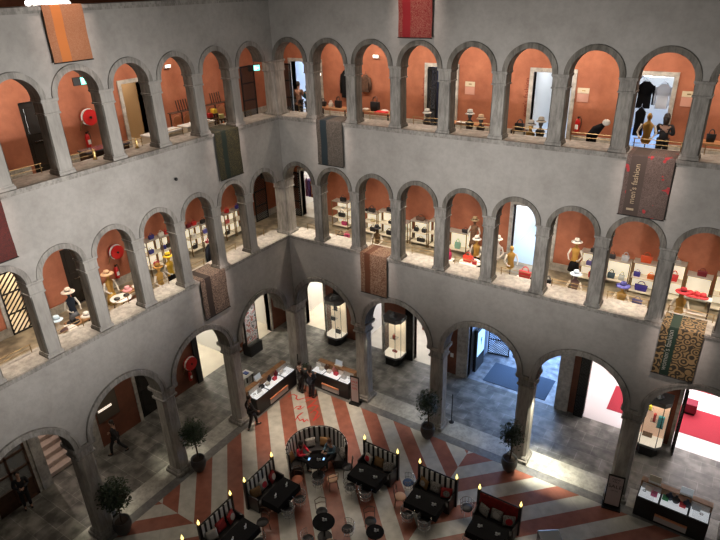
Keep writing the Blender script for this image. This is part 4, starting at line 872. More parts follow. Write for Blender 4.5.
p = onY(344, 84, 3.9); garment((p.x, D-.075, p.z-.6), .4, 1.15, BLKC, 'long black coat hanging on the wall by the second upper right pillar', cat='coat')
p = onY(364, 84, 3.9); garment((p.x, D-.075, p.z-.35), .4, .7, mat('brown_bag_cloth', (.10, .05, .03), .7, var=.4), 'mottled brown jacket hanging left in the third upper right arch')
# upper gallery display benches
def bench(p, w, h, label, rz=0, m=WOOD, d=.5):
    t = thing('display_bench', label, 'display table', p, rz)
    obj('top', MB().box(-w/2, w/2, -d/2, d/2, h-.04, h).mesh('top', m, bevel=.006), t); obj('shelf_board', MB().box(-w/2+.04, w/2-.04, -d/2+.03, d/2-.03, h*.45, h*.45+.03).mesh('shelf_board', m), t)
    for x in (-w/2+.03, w/2-.03):
        for y in (-d/2+.03, d/2-.03): obj('leg', MB().box(x-.022, x+.022, y-.022, y+.022, 0, h-.04).mesh('leg', mat('dark_bench_leg', (.03, .02, .015))), t)
    return t
TAN = mat('tan_oak', (.42, .2, .09), .45, var=.2, vs=5)
def up_bench(x, y, w, h, lab, rz=0): return bench((x, y, FL3), w, h, lab, rz, TAN)
up_bench(1.15, 2.2, 1.5, .92, 'oak display bench with dark bags behind the second upper right arch'); up_bench(3.25, 2.1, 1.5, .95, 'oak display bench with red tray behind the third upper right arch')
for (x, z, w, h, c, lab) in ((.62, .92, .32, .24, BLK, 'black bag at the left of the second upper bench'), (1.02, .92, .2, .2, WHT, 'small pale bag on the second upper bench'), (1.4, .92, .34, .34, BLK, 'tall black bag at the right of the second upper bench')):
    handbag((x, 2.2, FL3+z), 0, w, h, .15, c, lab)
handbag((3.25, 2.1, FL3+.95), 0, .42, .42, .2, BLK, 'large black backpack on the third upper bench', 'tote')
for x, c, lab in ((2.85, (.8, .72, .68), 'white folded scarf on the third upper bench'), (3.72, (.8, .72, .68), 'white folded cloth on the right of the third upper bench')):
    o = obj('folded_cloth', MB().ball((0, 0, .045), .16, 1, .8, .3).mesh('folded_cloth', colmat('folded_white', c, .8), True), None, (x, 2.05, FL3+.955)); tag(o, lab, 'cloth')
o = obj('red_tray', MB().box(-.24, .24, -.16, .16, 0, .07).mesh('red_tray', mat('bright_red_tray', (.75, .02, .03)), bevel=.012), None, (3.72, 1.78, FL3+.95)); tag(o, 'bright red tray on the third upper bench', 'tray')
t = thing('black_bag_bust', 'dark blue bag slumped at the right of the fifth upper arch', 'bag', (8.55, 1.4, FL3)); obj('body', MB().lathe([(.2, 0), (.24, .3), (.18, .8), (.08, 1.15)], 14, sy=.6).mesh('body', mat('deep_blue', (.01, .015, .12)), True), t); obj('strap', MB().tube([(-.08, 0, 1.1), (0, 0, 1.3), (.08, 0, 1.1)], .015, 6).mesh('strap', BLKF), t)
for px, lab in ((519, 'black bag on the sill side of the sixth upper arch'),):
    p = onY(px, 127, 1.3); bench((p.x, 1.35, FL3), .5, p.z-FL3-.1, 'small dark stand below the black bag of the sixth upper arch', 0, DARKW, .3); handbag((p.x, 1.35, p.z-.1), 0, .34, .26, .18, BLK, lab)
up_bench(7.25, 1.9, 1.2, .88, 'low bench with a white tray behind the fifth upper arch')
o = obj('white_tray', MB().box(-.25, .25, -.13, .13, 0, .05).mesh('white_tray', WHITE, bevel=.01), None, (7.2, 1.8, FL3+.88)); tag(o, 'white paper tray on the low bench of the fifth upper arch', 'tray')
# sunglass racks with tall rods (left upper gallery) and orange round mirrors
def rod_rack(p, rz, label, w=1.1, h=1.35):
    t = thing('display_rack', label, 'display rack', p, rz)
    fm = mat('rack_bronze', (.06, .03, .02), .4)
    f = MB()
    for x in (-w/2, 0, w/2): f.box(x-.02, x+.02, -.02, .02, 0, h)
    for z in (.05, h*.5, h): f.box(-w/2, w/2, -.15, .15, z-.02, z)
    obj('frame', f.mesh('frame', fm), t)
    for i in range(5):
        x = -.05+.12*i; obj('rod', MB().tube([(x-.10, 0, h), (x-.16, 0, h+.42)], .022, 6).mesh('rod', fm), t)
    for x in (-w/4, w/4):
        obj('round_mirror', MB().rings([[(x+.2*math.cos(2*PI*i/20), y, h*.77+.2*math.sin(2*PI*i/20)) for i in range(20)] for y in (-.05, -.02)]).mesh('round_mirror', mat('peach_disc', (.72, .30, .14), .4)), t)
        obj('round_mirror', MB().rings([[(x+.2*math.cos(2*PI*i/20), y, h*.28+.2*math.sin(2*PI*i/20)) for i in range(20)] for y in (-.05, -.02)]).mesh('round_mirror', mat('peach_disc', (.72, .30, .14), .4)), t)
for px, py, lab in ((183, 122, 'bronze rack with round peach discs under the second upper left arch'), (216, 113, 'bronze rack with round peach discs under the first full upper left arch')):
    p = onX(px, py, -2.4); rod_rack((-2.4, p.y, FL3), PI/2, lab)
for dy, c, w, z in ((-.30, RED, 'red', 1.0), (-.05, (.8, .6, .05), 'yellow', 1.12), (.3, (.75, .7, .3), 'pale yellow', .86)):
    p = onX(214, 118, -2.0); bench((-1.9, p.y+dy, FL3), .24, z-.02, 'slim stand under the %s box of the upper left gallery' % w, PI/2, DARKW, .24); o = obj('gift_box', MB().box(-.09, .09, -.09, .09, 0, .16).mesh('gift_box', colmat('gift_'+w.replace(' ', '_'), c), bevel=.01), None, (-1.9, p.y+dy, FL3+z-.02)); tag(o, w+' box beside the peach disc rack, upper left gallery', 'box')
# glossy counters behind the upper left arches
for y, w, lab, c in ((-6.9, 1.5, 'dark counter with a glossy top beneath the upper hose reel', DARKW), (-4.55, 1.4, 'cream slatted counter with a white top behind the third upper left arch', CREAM), (-2.95, 1.3, 'cream slatted counter with a white top behind the second upper left arch', CREAM)):
    t = thing('display_counter', lab, 'counter', (-1.45, y, FL3), PI/2)
    obj('body', MB().box(-w/2, w/2, -.25, .25, 0, .98).mesh('body', c), t); obj('top', MB().box(-w/2-.03, w/2+.03, -.28, .28, .98, 1.03).mesh('top', WHITE if c is CREAM else mat('glossy_dark', (.1, .1, .11), .08), bevel=.006), t)
    for z in (.25, .5, .75): obj('slat', MB().box(-w/2, w/2, -.275, -.25, z, z+.05).mesh('slat', BRASS), t)
for y, lab in ((-6.2, 'small brass figure beside the glossy dark counter'), (-7.75, 'small brass figure on the sill of the fifth upper left arch')):
    o = obj('brass_figure', MB().lathe([(.07, 0), (.05, .05), (.03, .12), (.05, .2), (.03, .28), (.01, .32)], 10).mesh('brass_figure', mat('bright_brass', (.7, .5, .2), .3, .6), True), None, (-.72, y, 12.72)); tag(o, lab, 'figurine')
# reclining right-edge heads in ninth arch, upper
up_bench(15.3, 2.0, 1.4, 1.0, 'oak display bench with round discs at the right edge, upper gallery')
for i, x in enumerate((14.95, 15.55)): handbag((x, 2.0, FL3+1.0), 0, .28, .28, .15, BLK, '%s black bag on the right edge upper bench' % ('left' if not i else 'right'))

# tables and goods of the middle gallery
def round_table(p, r, h, label, m=WHITE):
    t = thing('round_table', label, 'table', p); obj('top', MB().lathe([(r, h-.03), (r+.01, h-.015), (r, h)], 32).mesh('top', m, True), t); obj('stem', MB().tube([(0, 0, .02), (0, 0, h-.03)], .03, 8).mesh('stem', BRASS), t); obj('base', MB().lathe([(.24, 0), (.24, .02), (.03, .05)], 20).mesh('base', BRASS), t)
def blob(name, p, r, m, label, cat, sz=.5, sx=1., sy=1.):
    o = obj(name, MB().ball((0, 0, r*sz), r, sx, sy, sz, 14).mesh(name, m, True), None, p); return tag(o, label, cat)
for (px, py, r, lab) in ((72, 333, .38, 'round white table with goods behind the sixth left arch'), (127, 300, .42, 'oval white table behind the fifth left arch')):
    p = onZ(px, py, FL2+.85); r = min(r, .36); round_table((p.x-.35, p.y, FL2), r, .85, lab)
p = onZ(127, 300, FL2+.85); p.x -= .3
for dx, dy, lab in ((.0, -.18, 'dark bowl at the left of the oval white table'), (.05, .18, 'dark bowl at the right of the oval white table')): blob('dark_bowl', (p.x+dx, p.y+dy, FL2+.85), .11, BLKF, lab, 'bowl', .5)
p = onZ(72, 333, FL2+.85); p.x -= .3
blob('dark_bowl', (p.x, p.y-.08, FL2+.85), .14, mat('plum_brown', (.1, .05, .05)), 'plum brown bowl on the round table of the sixth left arch', 'bowl', .5)
q = onZ(132, 288, FL2+.85); bench((q.x, q.y, FL2), .7, .85, 'small oak bench under the pink hat, left middle gallery', PI/2); 
hat((q.x, q.y-.2, FL2+.89), (.75, .35, .38), 'pink hat lying on the small bench behind the fifth left arch', .2, (.6, .3, .3)); hat((q.x, q.y+.2, FL2+.89), WHT, 'white hat lying on the small bench behind the fifth left arch', .2)
q = onZ(82, 319, FL2+.84); q.x -= .12; bench((q.x, q.y, FL2), .9, .8, 'small oak bench behind the sixth left arch with a black pouffe hat', PI/2)
hat((q.x, q.y-.24, FL2+.84), BLK, 'round black hat on the small bench of the sixth left arch', .24); hat((q.x, q.y+.24, FL2+.84), WHT, 'white hat with black band lying on the bench of the sixth left arch', .22)
for lv, (y0, y1, lab) in enumerate(((-9.9, -8.7, 'sixth'), (-8.2, -7.0, 'fifth'))):
    t = thing('light_box', 'long lit display tray on the floor side of the %s left arch sill' % lab, 'display', (-.98, (y0+y1)/2, FL2)); L = (y1-y0)/2
    obj('body', MB().box(-.09, .09, -L, L, 0, .84).mesh('body', CREAM), t); obj('lit_top', MB().box(-.09, .09, -L, L, .84, .86).mesh('lit_top', mat('warm_lit_top', (1, .88, .6), emit=1.2)), t)
    for i, (c, w) in enumerate((((.75, .5, .1), 'amber'), (WHT, 'white'), ((.1, .1, .1), 'black'), ((.7, .3, .3), 'rose'))):
        blob('sunglasses_case', (-.98, y0+.2+.27*i, FL2+.86), .07, colmat('case_'+w, c), '%s spectacle case on the lit tray of the %s left arch' % (w, lab), 'case', .4, 1, 1.4)
p = onZ(470, 262, FL2+.8); round_table((p.x, p.y, FL2), .42, .8, 'round white table behind the fifth right arch')
handbag((p.x-.1, p.y, FL2+.8), 0, .42, .3, .18, (.75, .05, .02), 'bright orange red handbag on the round white table'); handbag((p.x+.24, p.y-.12, FL2+.8), 0, .2, .2, .12, (.7, .03, .06), 'small red handbag on the round white table', 'flap'); hat((p.x-.05, p.y+.22, FL2+.83), (.7, .2, .2), 'rose hat on the round white table behind the fifth right arch', .16)
def on_bench(px, py, depth, w, h, c, lab, kind='tote', blab=None):
    p = onY(px, py, depth); bh = max(.3, p.z-FL2-h/2); bench((p.x, depth, FL2), w+.15, bh, blab, 0, WHITE, .3); handbag((p.x, depth, FL2+bh), 0, w, h, .16, c, lab, kind)
on_bench(525, 274, 1.6, .5, .36, (.7, .015, .03), 'bright red handbag before the blue lit doorway', 'tote', 'low white stand under the bright red handbag'); on_bench(536, 273, 1.75, .2, .26, (.75, .6, .15), 'yellow handbag right of the bright red one', 'tote', 'low white stand under the yellow handbag')
on_bench(637, 302, 1.5, .36, .26, (.03, .04, .2), 'blue and white pouch low behind the eighth right arch', 'flap', 'low white stand under the blue pouch'); on_bench(548, 282, 1.4, .26, .3, BLK, 'black bag at the foot of the sixth right pillar', 'tote', 'low white stand under the black bag by the sixth right pillar')
on_bench(341, 236, 1.5, .42, .3, BLK, 'black bag on a low stand behind the second right arch', 'tote', 'low white stand in the second right arch'); on_bench(347, 236, 1.35, .26, .28, PNK, 'magenta bag behind the second right arch', 'flap', 'second low white stand in the second right arch')
on_bench(449, 255, 1.5, .22, .34, (.6, .03, .14), 'crimson bag beside the fourth right pillar', 'tote', 'low white stand by the fourth right pillar'); on_bench(369, 246, 1.06, .3, .2, (.65, .1, .15), 'red purse over the rust brown banner', 'flap', 'low white stand behind the rust brown banner')
for i, (px, py) in enumerate(((690, 294), (697, 295), (703, 297))):
    p = onY(px, py, 2.1)
    if i == 1: bench((p.x, 2.1, FL2), .9, p.z-FL2-.06, 'white stand under the three scarlet hats near the right edge', 0, WHITE, .3)
    p.z = onY(697, 295, 2.1).z-.02; hat((p.x, 2.1, p.z), (.62, .05, .06), '%s of three scarlet hats near the right edge' % ('left', 'middle', 'right')[i], .2, (.4, .02, .02))
o = garment((.33*-1-.05, -.9, 0), .1, .1, BLKC, 'x') if 0 else None
p = onX(209, 244, -1.6); t = garment((-1.6, p.y, FL2+.35), .34, .95, mat('navy_coat2', (.01, .015, .03), .7), 'dark navy coat hanging behind the second left arch', rz=PI/2, cat='coat'); rail_rack((-1.6, p.y, FL2), .6, 1.5, 'short steel rail with the navy coat behind the second left arch', PI/2)

# ---------------------------------------------------------------- ground: counters
def counter(c, rz, w, d, label, goods, n_panels=1, where=''):
    t = thing('jewellery_counter', label, 'counter', c, rz)
    obj('body', MB().box(-w/2, w/2, -d/2, d/2, .0, .86).mesh('body', BLACK, bevel=.01), t)
    for a_, b_ in ((-.48, -.2), (-.17, .2), (.23, .48)): obj('lit_tray', MB().box(w*a_, w*b_, -d/2+.04, d/2-.27, .86, .885).mesh('lit_tray', LITW, bevel=.006), t)
    for a_, b_ in ((-.47, -.2), (.22, .47)): obj('back_display', MB().box(w*a_, w*b_, d/2-.31, d/2-.26, .86, 1.10).mesh('back_display', mat('pale_back_display', (.42, .38, .35), .4)), t)
    obj('wooden_ledge', MB().box(-w/2, w/2, d/2-.24, d/2, .86, 1.12).mesh('wooden_ledge', WOOD, bevel=.008), t)
    obj('drawer_front', MB().box(-w*.2, w*.25, -d/2-.04, -d/2, .12, .36).mesh('drawer_front', mat('rose_white_drawer', (.55, .5, .5), .5)), t); obj('brass_lip', MB().box(-w*.2, w*.25, -d/2-.06, -d/2, .36, .42).mesh('brass_lip', mat('copper_lip', (.7, .30, .16), .4)), t)
    for x in (-w/2+.3, w/2-.3):
        g = MB().box(x-.24, x+.24, -d/2+.04, d/2-.28, .89, 1.06); obj('glass_cover', g.mesh('glass_cover', GLASS), t)
    obj('plinth', MB().box(-w/2+.04, w/2-.04, -d/2+.04, d/2-.04, -.0, .05).mesh('plinth', BLACKM), t)
    M_ = Matrix.Translation(c) @ Matrix.Rotation(rz, 4, 'Z')
    for i, (x, y, kind, col, nm) in enumerate(goods):
        p = M_ @ Vector((x*w, y, .886)); cm = colmat('goods_'+nm.replace(' ', '_'), col)
        lab = '%s, %s on %s' % (nm, ['leftmost', 'second', 'third', 'fourth', 'fifth', 'sixth', 'seventh', 'eighth', 'ninth', 'tenth'][i], where)
        if kind == 'box': o = obj('display_block', MB().box(-.10, .10, -.08, .08, 0, .13).mesh('display_block', cm, bevel=.006), None, p, rz); tag(o, lab, 'display block')
        elif kind == 'card': o = obj('price_card', MB().box(-.13, .13, -.012, .012, 0, .24).mesh('price_card', cm), None, p, rz); tag(o, lab, 'card')
        elif kind == 'neck':
            o = obj('necklace_bust', MB().lathe([(.07, 0), (.12, .07), (.13, .19), (.04, .28), (.04, .34)], 12, sy=.6).mesh('necklace_bust', cm, True), None, p, rz); tag(o, lab, 'necklace bust')
        else: o = obj('bracelet', MB().tube([(.05*math.cos(q*.7), .04*math.sin(q*.7), .012) for q in range(9)], .012, 5, closed=True).mesh('bracelet', cm), None, p, rz); tag(o, lab, 'bracelet')
    return M_
GR = (.35, .36, .38)
counter((-.22, -1.95, 0), PI/2, 2.75, .82, 'black jewellery counter with a lit top on the left of the court corner',
        [(-.40, -.05, 'brace', BLK, 'black bracelet'), (-.32, -.15, 'card', GR, 'grey card'), (-.2, .0, 'box', BLK, 'black block'), (-.1, -.1, 'box', WHT, 'white block'), (.0, .02, 'neck', BLK, 'black necklace bust'), (.08, -.1, 'box', (.6, .05, .08), 'red block'), (.16, .0, 'neck', MAR, 'dark red necklace bust'), (.26, -.1, 'card', WHT, 'white card'), (.36, -.06, 'brace', GR, 'steel bracelet')], where='the left corner counter')
counter((1.95, .12, 0), 0, 2.15, .82, 'black jewellery counter with a lit top on the right of the court corner',
        [(-.42, .02, 'card', WHT, 'tall white card'), (-.3, -.1, 'box', WHT, 'white block'), (-.2, .0, 'neck', BRN, 'brown necklace bust'), (-.1, -.1, 'box', WHT, 'white block'), (.0, .02, 'neck', (.5, .2, .18), 'rose necklace bust'), (.08, -.08, 'box', (.35, .04, .04), 'red block'), (.18, .02, 'card', WHT, 'white card'), (.30, -.1, 'box', GR, 'grey block'), (.4, .0, 'brace', BLK, 'black bracelet')], where='the right corner counter')
Mx = counter((16.45, .06, 0), R(-2), 2.25, .82, 'black jewellery counter with a lit top at the lower right of the view',
        [(-.42, -.05, 'brace', TEAL, 'dark bracelet'), (-.36, .02, 'card', (.5, .42, .34), 'beige card'), (-.28, -.08, 'box', PNK, 'pink block'), (-.12, -.05, 'box', (.02, .25, .08), 'green block'), (-.07, .0, 'neck', (.02, .03, .06), 'navy necklace bust'), (.02, -.04, 'neck', BLK, 'tall black necklace bust'), (.12, -.06, 'box', (.65, .03, .04), 'bright red block'), (.17, -.02, 'neck', (.03, .04, .07), 'small navy necklace bust'), (.30, .0, 'card', GR, 'grey card'), (.38, -.08, 'brace', BRN, 'bronze bracelet')], where='the lower right counter')
for p, rz, lab in (((-.55, -2.35, 1.125), PI/2, 'tablet till on the ledge of the left corner counter'), ((2.0, .45, 1.125), 0, 'white till on the ledge of the right corner counter'), ((15.75, .36, 1.125), 0, 'white paper holder on the ledge of the lower right counter'), ((16.75, .34, 1.125), 0, 'white and black till on the ledge of the lower right counter')):
    t = thing('till', lab, 'till', p, rz); obj('base', MB().box(-.2, .2, -.08, .08, 0, .04).mesh('base', WHITE, bevel=.008), t); obj('screen', MB().box(-.19, .19, -.02, .01, .04, .26, Matrix.Rotation(R(-15), 4, 'X')).mesh('screen', mat('till_screen', (.5, .55, .6), .2, emit=.3) if 'paper' not in lab else CREAM), t)
t = thing('side_table', 'small white side table with papers behind the left corner counter', 'table', (-1.75, -2.05, 0), PI/2); obj('top', MB().box(-.35, .35, -.25, .25, .72, .76).mesh('top', WHITE, bevel=.005), t)
for x in (-.3, .3):
    for y in (-.2, .2): obj('leg', MB().box(x-.02, x+.02, y-.02, y+.02, 0, .72).mesh('leg', BLACKM), t)
o = obj('brochure_stack', MB().box(-.12, .12, -.09, .09, 0, .05).mesh('brochure_stack', mat('blue_brochure', (.1, .15, .4))), None, (-1.75, -1.95, .76)); tag(o, 'dark blue brochures on the small white side table', 'brochures')
# roll-up sign stands at the piers
def sign(p, rz, w, h, label, lines, tm, tilt=0):
    t = thing('sign_stand', label, 'sign', p, rz)
    obj('foot', MB().box(-w/2-.04, w/2+.04, -.18, .18, 0, .06).mesh('foot', BLACKM, bevel=.008), t); obj('board', MB().box(-w/2, w/2, -.02, .02, .06, h).mesh('board', BLACKM, bevel=.006), t)
    obj('poster', MB().box(-w/2+.04, w/2-.04, -.026, -.02, .12, h-.06).mesh('poster', mat('pinkish_paper', (.52, .43, .42), .7)), t)
    for z, s, tx in lines:
        o = obj('lettering', text_mesh(tx, s, tm, .002), t, (0, -.03, z)); o.rotation_euler = (R(90), 0, 0)
sign((14.60, -.40, 0), R(8), .55, 1.5, 'black framed sign stand reading SALE before the right hand pier', [(1.33, .12, 'NEW'), (1.22, .10, 'FALL'), (1.0, .22, 'SALE'), (.80, .08, 'UP TO')], mat('dark_ink', (.05, .04, .04)))
sign((3.42, -.32, 0), R(5), .44, 1.5, 'narrow pale sign stand with red print at the second pier', [(1.22, .16, 'SALE'), (1.04, .10, 'UP TO'), (.85, .16, '50%')], mat('red_ink', (.5, .04, .05)))
o = obj('black_post', MB().lathe([(.14, 0), (.14, .02), (.025, .04), (.025, 1.75)], 12).mesh('black_post', BLACKM), None, (.33, -.52, 0)); tag(o, 'slim black post in front of the corner pillar between the two counters', 'post')
o = obj('black_post', MB().lathe([(.12, 0), (.12, .02), (.02, .04), (.02, 1.5)], 12).mesh('black_post', BLACKM), None, (7.72, .78, 0)); tag(o, 'slim black post beside the pier with the second potted tree', 'post')
t = thing('sign_stand', 'narrow grey board leaning on the third left pier', 'sign', (-.62, -10.35, 0), PI/2); obj('board', MB().box(-.16, .16, -.02, .02, .05, 1.5).mesh('board', mat('grey_board', (.22, .25, .3))), t); obj('foot', MB().box(-.2, .2, -.12, .12, 0, .05).mesh('foot', BLACKM), t)
# red script painted on the paving
def stroke(pts, w): 
    mb = MB(); P = [Vector((*p, .004)) for p in pts]
    L_, R__ = [], []
    for i, p in enumerate(P):
        d = (P[min(i+1, len(P)-1)]-P[max(i-1, 0)]).normalized(); n = Vector((-d.y, d.x, 0)); q = w*(.5+.5*math.sin(PI*i/(len(P)-1)))
        L_.append(p+n*q); R__.append(p-n*q)
    for i in range(len(P)-1): mb.b.faces.new([mb.b.verts.new(v) for v in (L_[i], L_[i+1], R__[i+1], R__[i])])
    return mb
def script_on_floor():
    txt = text_mesh('Red', 1.0, mat('red_floor_script', (.62, .05, .035), .5), .002); return txt
strokes = [[(288, 397), (291, 395), (294, 394.5), (297, 396), (296, 398.5), (298, 400), (303, 398.5), (309, 397), (314, 399)], [(294, 409), (297, 406.5), (301, 406), (300, 408), (297, 409), (300, 409.5), (306, 405.5)], [(295, 421), (298, 416), (302, 413), (304, 412.5)], [(297, 416), (300, 421), (303, 419), (304, 422), (307, 419.5), (309, 422)],
           [(305, 402), (311, 399), (316, 400), (312, 404), (307, 408), (314, 405), (318, 406), (313, 411), (310, 414)], [(310, 413), (315, 410), (318, 412), (315, 418), (313, 421), (318, 417), (320, 414)]]
t = thing('floor_script', 'red handwriting painted across the stripes in front of the round booth', 'lettering', (0, 0, 0))
for st in strokes:
    q = [onZ(a, b, 0) for a, b in st]; pts = []
    for a, b in zip(q, q[1:]):
        for k in range(4): pts.append((a.x+(b.x-a.x)*k/4, a.y+(b.y-a.y)*k/4))
    obj('pen_stroke', stroke(pts, .034).mesh('pen_stroke', mat('red_floor_script', (.62, .05, .035), .5)), t)

# ---------------------------------------------------------------- potted trees
LEAF = mat('dark_leaf', (.028, .05, .02), .5, var=.5, vs=20)
def tree(p, hgt, rad, label, pr=.30, n=850, low=.0):
    t = thing('potted_tree', label, 'potted tree', p); rnd = random.Random(int(p[0]*100+p[1]*10))
    obj('pot', MB().lathe([(pr*.45, 0), (pr*.75, .12), (pr, .38), (pr*.98, .50), (pr*.86, .60), (pr*.92, .64), (pr*.80, .64), (pr*.76, .56)], 24).mesh('pot', mat('dark_grey_pot', (.045, .045, .045), .5), True), t)
    obj('soil', MB().lathe([(pr*.76, .54), (pr*.7, .57)], 20).mesh('soil', mat('soil', (.03, .02, .015), .9)), t)
    ct = hgt-rad*.9
    tr = MB().tube([(0, 0, .5), (.03, .01, .9), (-.02, .02, ct-.2), (.01, 0, ct)], .03, 8)
    for a in range(7):
        q = a*.9; tr.tube([(0, 0, ct-.35+.03*a), (rad*.5*math.cos(q), rad*.5*math.sin(q), ct+.1*math.sin(a)), (rad*.8*math.cos(q), rad*.8*math.sin(q), ct+.25*math.cos(a*2))], .012, 5)
    obj('trunk', tr.mesh('trunk', mat('bark', (.07, .045, .03), .9)), t)
    mb = MB()
    for i in range(n):
        v = Vector((rnd.gauss(0, 1), rnd.gauss(0, 1), rnd.gauss(0, 1))).normalized()*rad*(rnd.random()**.4)*(1+.25*math.sin(5*rnd.random()))
        v.z = v.z*1.15; c = Vector((0, 0, ct))+v
        if rnd.random() < low: c.z -= rnd.random()*.5
        a = Vector((rnd.gauss(0, 1), rnd.gauss(0, 1), rnd.gauss(0, .6))).normalized(); b = a.cross(Vector((rnd.random(), rnd.random(), 1))).normalized(); l = .055+.03*rnd.random(); w = .025
        m_ = c+Vector((0, 0, .008)); vs = [mb.b.verts.new(q) for q in (c-a*l, m_+b*w, c+a*l, m_-b*w)]
        mb.b.faces.new(vs)
    obj('foliage', mb.mesh('foliage', LEAF), t)
tree((.36, -10.56, 0), 2.25, .50, 'potted tree with a round crown at the third left pier', .32, 1500)
tree((.40, -7.02, 0), 2.35, .46, 'potted tree with an open crown at the second left pier', .30, 1200)
tree((7.27, -.62, 0), 2.25, .44, 'potted tree with trailing leaves at the second right pier', .30, 1200, .25)
tree((10.83, -.62, 0), 2.25, .42, 'potted tree with trailing leaves at the third right pier', .31, 1100, .25)
tree((.56, -.24, 0), 1.05, .20, 'small dark potted shrub in the corner between the counters', .14, 260)

# ---------------------------------------------------------------- booths
def mk_stripes():
    m, b, N, L, MA, MIX, RAMP = nodes('black_white_stripes'); tc = N('TexCoord'); s = N('SeparateXYZ'); L(tc.outputs['UV'], s.inputs[0])
    L(MIX(MA('LESS_THAN', MA('FRACT', s.outputs[0]), .56), (.008, .008, .009), (.80, .79, .75)), b.inputs['Base Color']); b.inputs['Roughness'].default_value = .6; return m
STRIPES = mk_stripes(); REDBACK = mat('red_velvet', (.26, .012, .012), .6, var=.35, vs=9)
def uvstripe(me, fn):
    uv = me.uv_layers.new(name='UVMap')
    for p in me.polygons:
        for li in p.loop_indices: uv.data[li].uv = fn(me.vertices[me.loops[li].vertex_index].co)
    return me
FLAME = mat('flame_bulb', (1, .8, .3), emit=2.6, ecol=(1, .80, .24))
def cushion(p, rz, label, cm, tilt=R(-20), pm=None):
    t = thing('cushion', label, 'cushion', p); t.rotation_euler = (tilt, 0, rz)
    mb = MB()
    G = 8; top = []
    for sgn in (-1, 1):
        g = [[mb.b.verts.new(((i/G-.5)*.42, sgn*.065*math.sqrt(max(0, (1-(2*i/G-1)**4)*(1-(2*j/G-1)**4))), (j/G)*.40)) for i in range(G+1)] for j in range(G+1)]
        for j in range(G):
            for i in range(G): mb.b.faces.new((g[j][i], g[j][i+1], g[j+1][i+1], g[j+1][i]))
    bmesh.ops.remove_doubles(mb.b, verts=mb.b.verts[:], dist=.002)
    obj('cover', mb.mesh('cover', cm, True), t)
    if pm: obj('print', MB().rings([[(.12*math.cos(2*PI*i/20), y, .2+.12*math.sin(2*PI*i/20)) for i in range(20)] for y in (-.075, -.068)]).mesh('print', pm), t)
    return t
CW = mat('cushion_white', (.5, .47, .44), .8); CRd = mat('cushion_red', (.36, .03, .03), .8, var=.4, vs=14); CT = mat('cushion_tan', (.24, .13, .05), .8); CG = mat('cushion_grey_print', (.30, .28, .26), .8, var=.7, vs=26); CRP = mat('print_red', (.5, .02, .03), .8)
def settee(c, rz, label, back=None, W=1.42):
    """local: back along x at y=0, seat toward -y"""
    t = thing('settee', label, 'sofa', c, rz)
    me = MB().box(-W/2, W/2, -.05, .05, .34, 1.22).mesh('backrest', back or STRIPES, bevel=0); uvstripe(me, lambda v: (v.x/.215+.25, v.z)); obj('backrest', me, t)
    obj('seat', MB().box(-W/2, W/2, -.58, -.05, .30, .46).mesh('seat', BLKF, bevel=.03), t); obj('base', MB().box(-W/2+.03, W/2-.03, -.54, .03, .06, .31).mesh('base', BLACK), t)
    obj('top_rail', MB().tube([(-W/2, 0, 1.235), (W/2, 0, 1.235)], .028, 8).mesh('top_rail', BLKF), t)
    for x in (-W/2+.1, W/2-.1):
        for y in (-.5, -.02): obj('foot', MB().tube([(x, y, 0), (x, y, .07)], .025, 8).mesh('foot', BLACKM), t)
    for sg in (-1, 1):
        obj('arm_panel', MB().box(sg*(W/2+.0)-.03, sg*(W/2)+.03, -.55, 0, .06, .72).mesh('arm_panel', BLKF, bevel=.015), t)
        po = obj('lamp_post', MB().box(-.055, .055, -.055, .055, 0, 1.30).mesh('lamp_post', BLACK, bevel=.01), t, (sg*(W/2+.03), .0, 0))
        obj('lamp_cup', MB().lathe([(.03, 1.30), (.05, 1.32), (.04, 1.335)], 12).mesh('lamp_cup', BRASS), po)
        obj('flame_bulb', MB().lathe([(.018, 1.33), (.045, 1.38), (.042, 1.43), (.02, 1.50), (.003, 1.57)], 12).mesh('flame_bulb', FLAME, True), po)
    return Matrix.Translation(c) @ Matrix.Rotation(rz, 4, 'Z')
def napkin(p, label, rz=0):
    t = thing('napkin_setting', label, 'table setting', p, rz)
    obj('napkin', MB().lathe([(.055, 0), (.025, .05), (.045, .10), (.01, .12)], 7, sy=.6).mesh('napkin', mat('white_napkin', (.62, .64, .66), .8)), t); obj('menu_card', MB().box(.05, .12, -.01, .01, 0, .09, Matrix.Rotation(.5, 4, 'Z')).mesh('menu_card', WHITE), t)
def table(c, rz, w, d, label, round_=False):
    t = thing('cafe_table', label, 'table', c, rz, 'black café tables')
    if round_: obj('top', MB().lathe([(w, .71), (w+.01, .73), (w, .75)], 28).mesh('top', BLKC), t)
    else: obj('top', MB().box(-w/2, w/2, -d/2, d/2, .71, .75).mesh('top', BLKC, bevel=.008), t)
    if not round_: obj('cloth_drop', MB().rings([[(sx*w/2*k, sy*d/2*k, z) for sx, sy in ((-1,-1),(1,-1),(1,1),(-1,1))] for k, z in ((1.03, .48), (1.004, .72))], cap=False).mesh('cloth_drop', BLKC), t)
    obj('stem', MB().tube([(0, 0, .03), (0, 0, .71)], .035, 10).mesh('stem', BLACKM), t); obj('base', MB().lathe([(.26, 0), (.26, .015), (.04, .04)], 20).mesh('base', BLACKM), t)
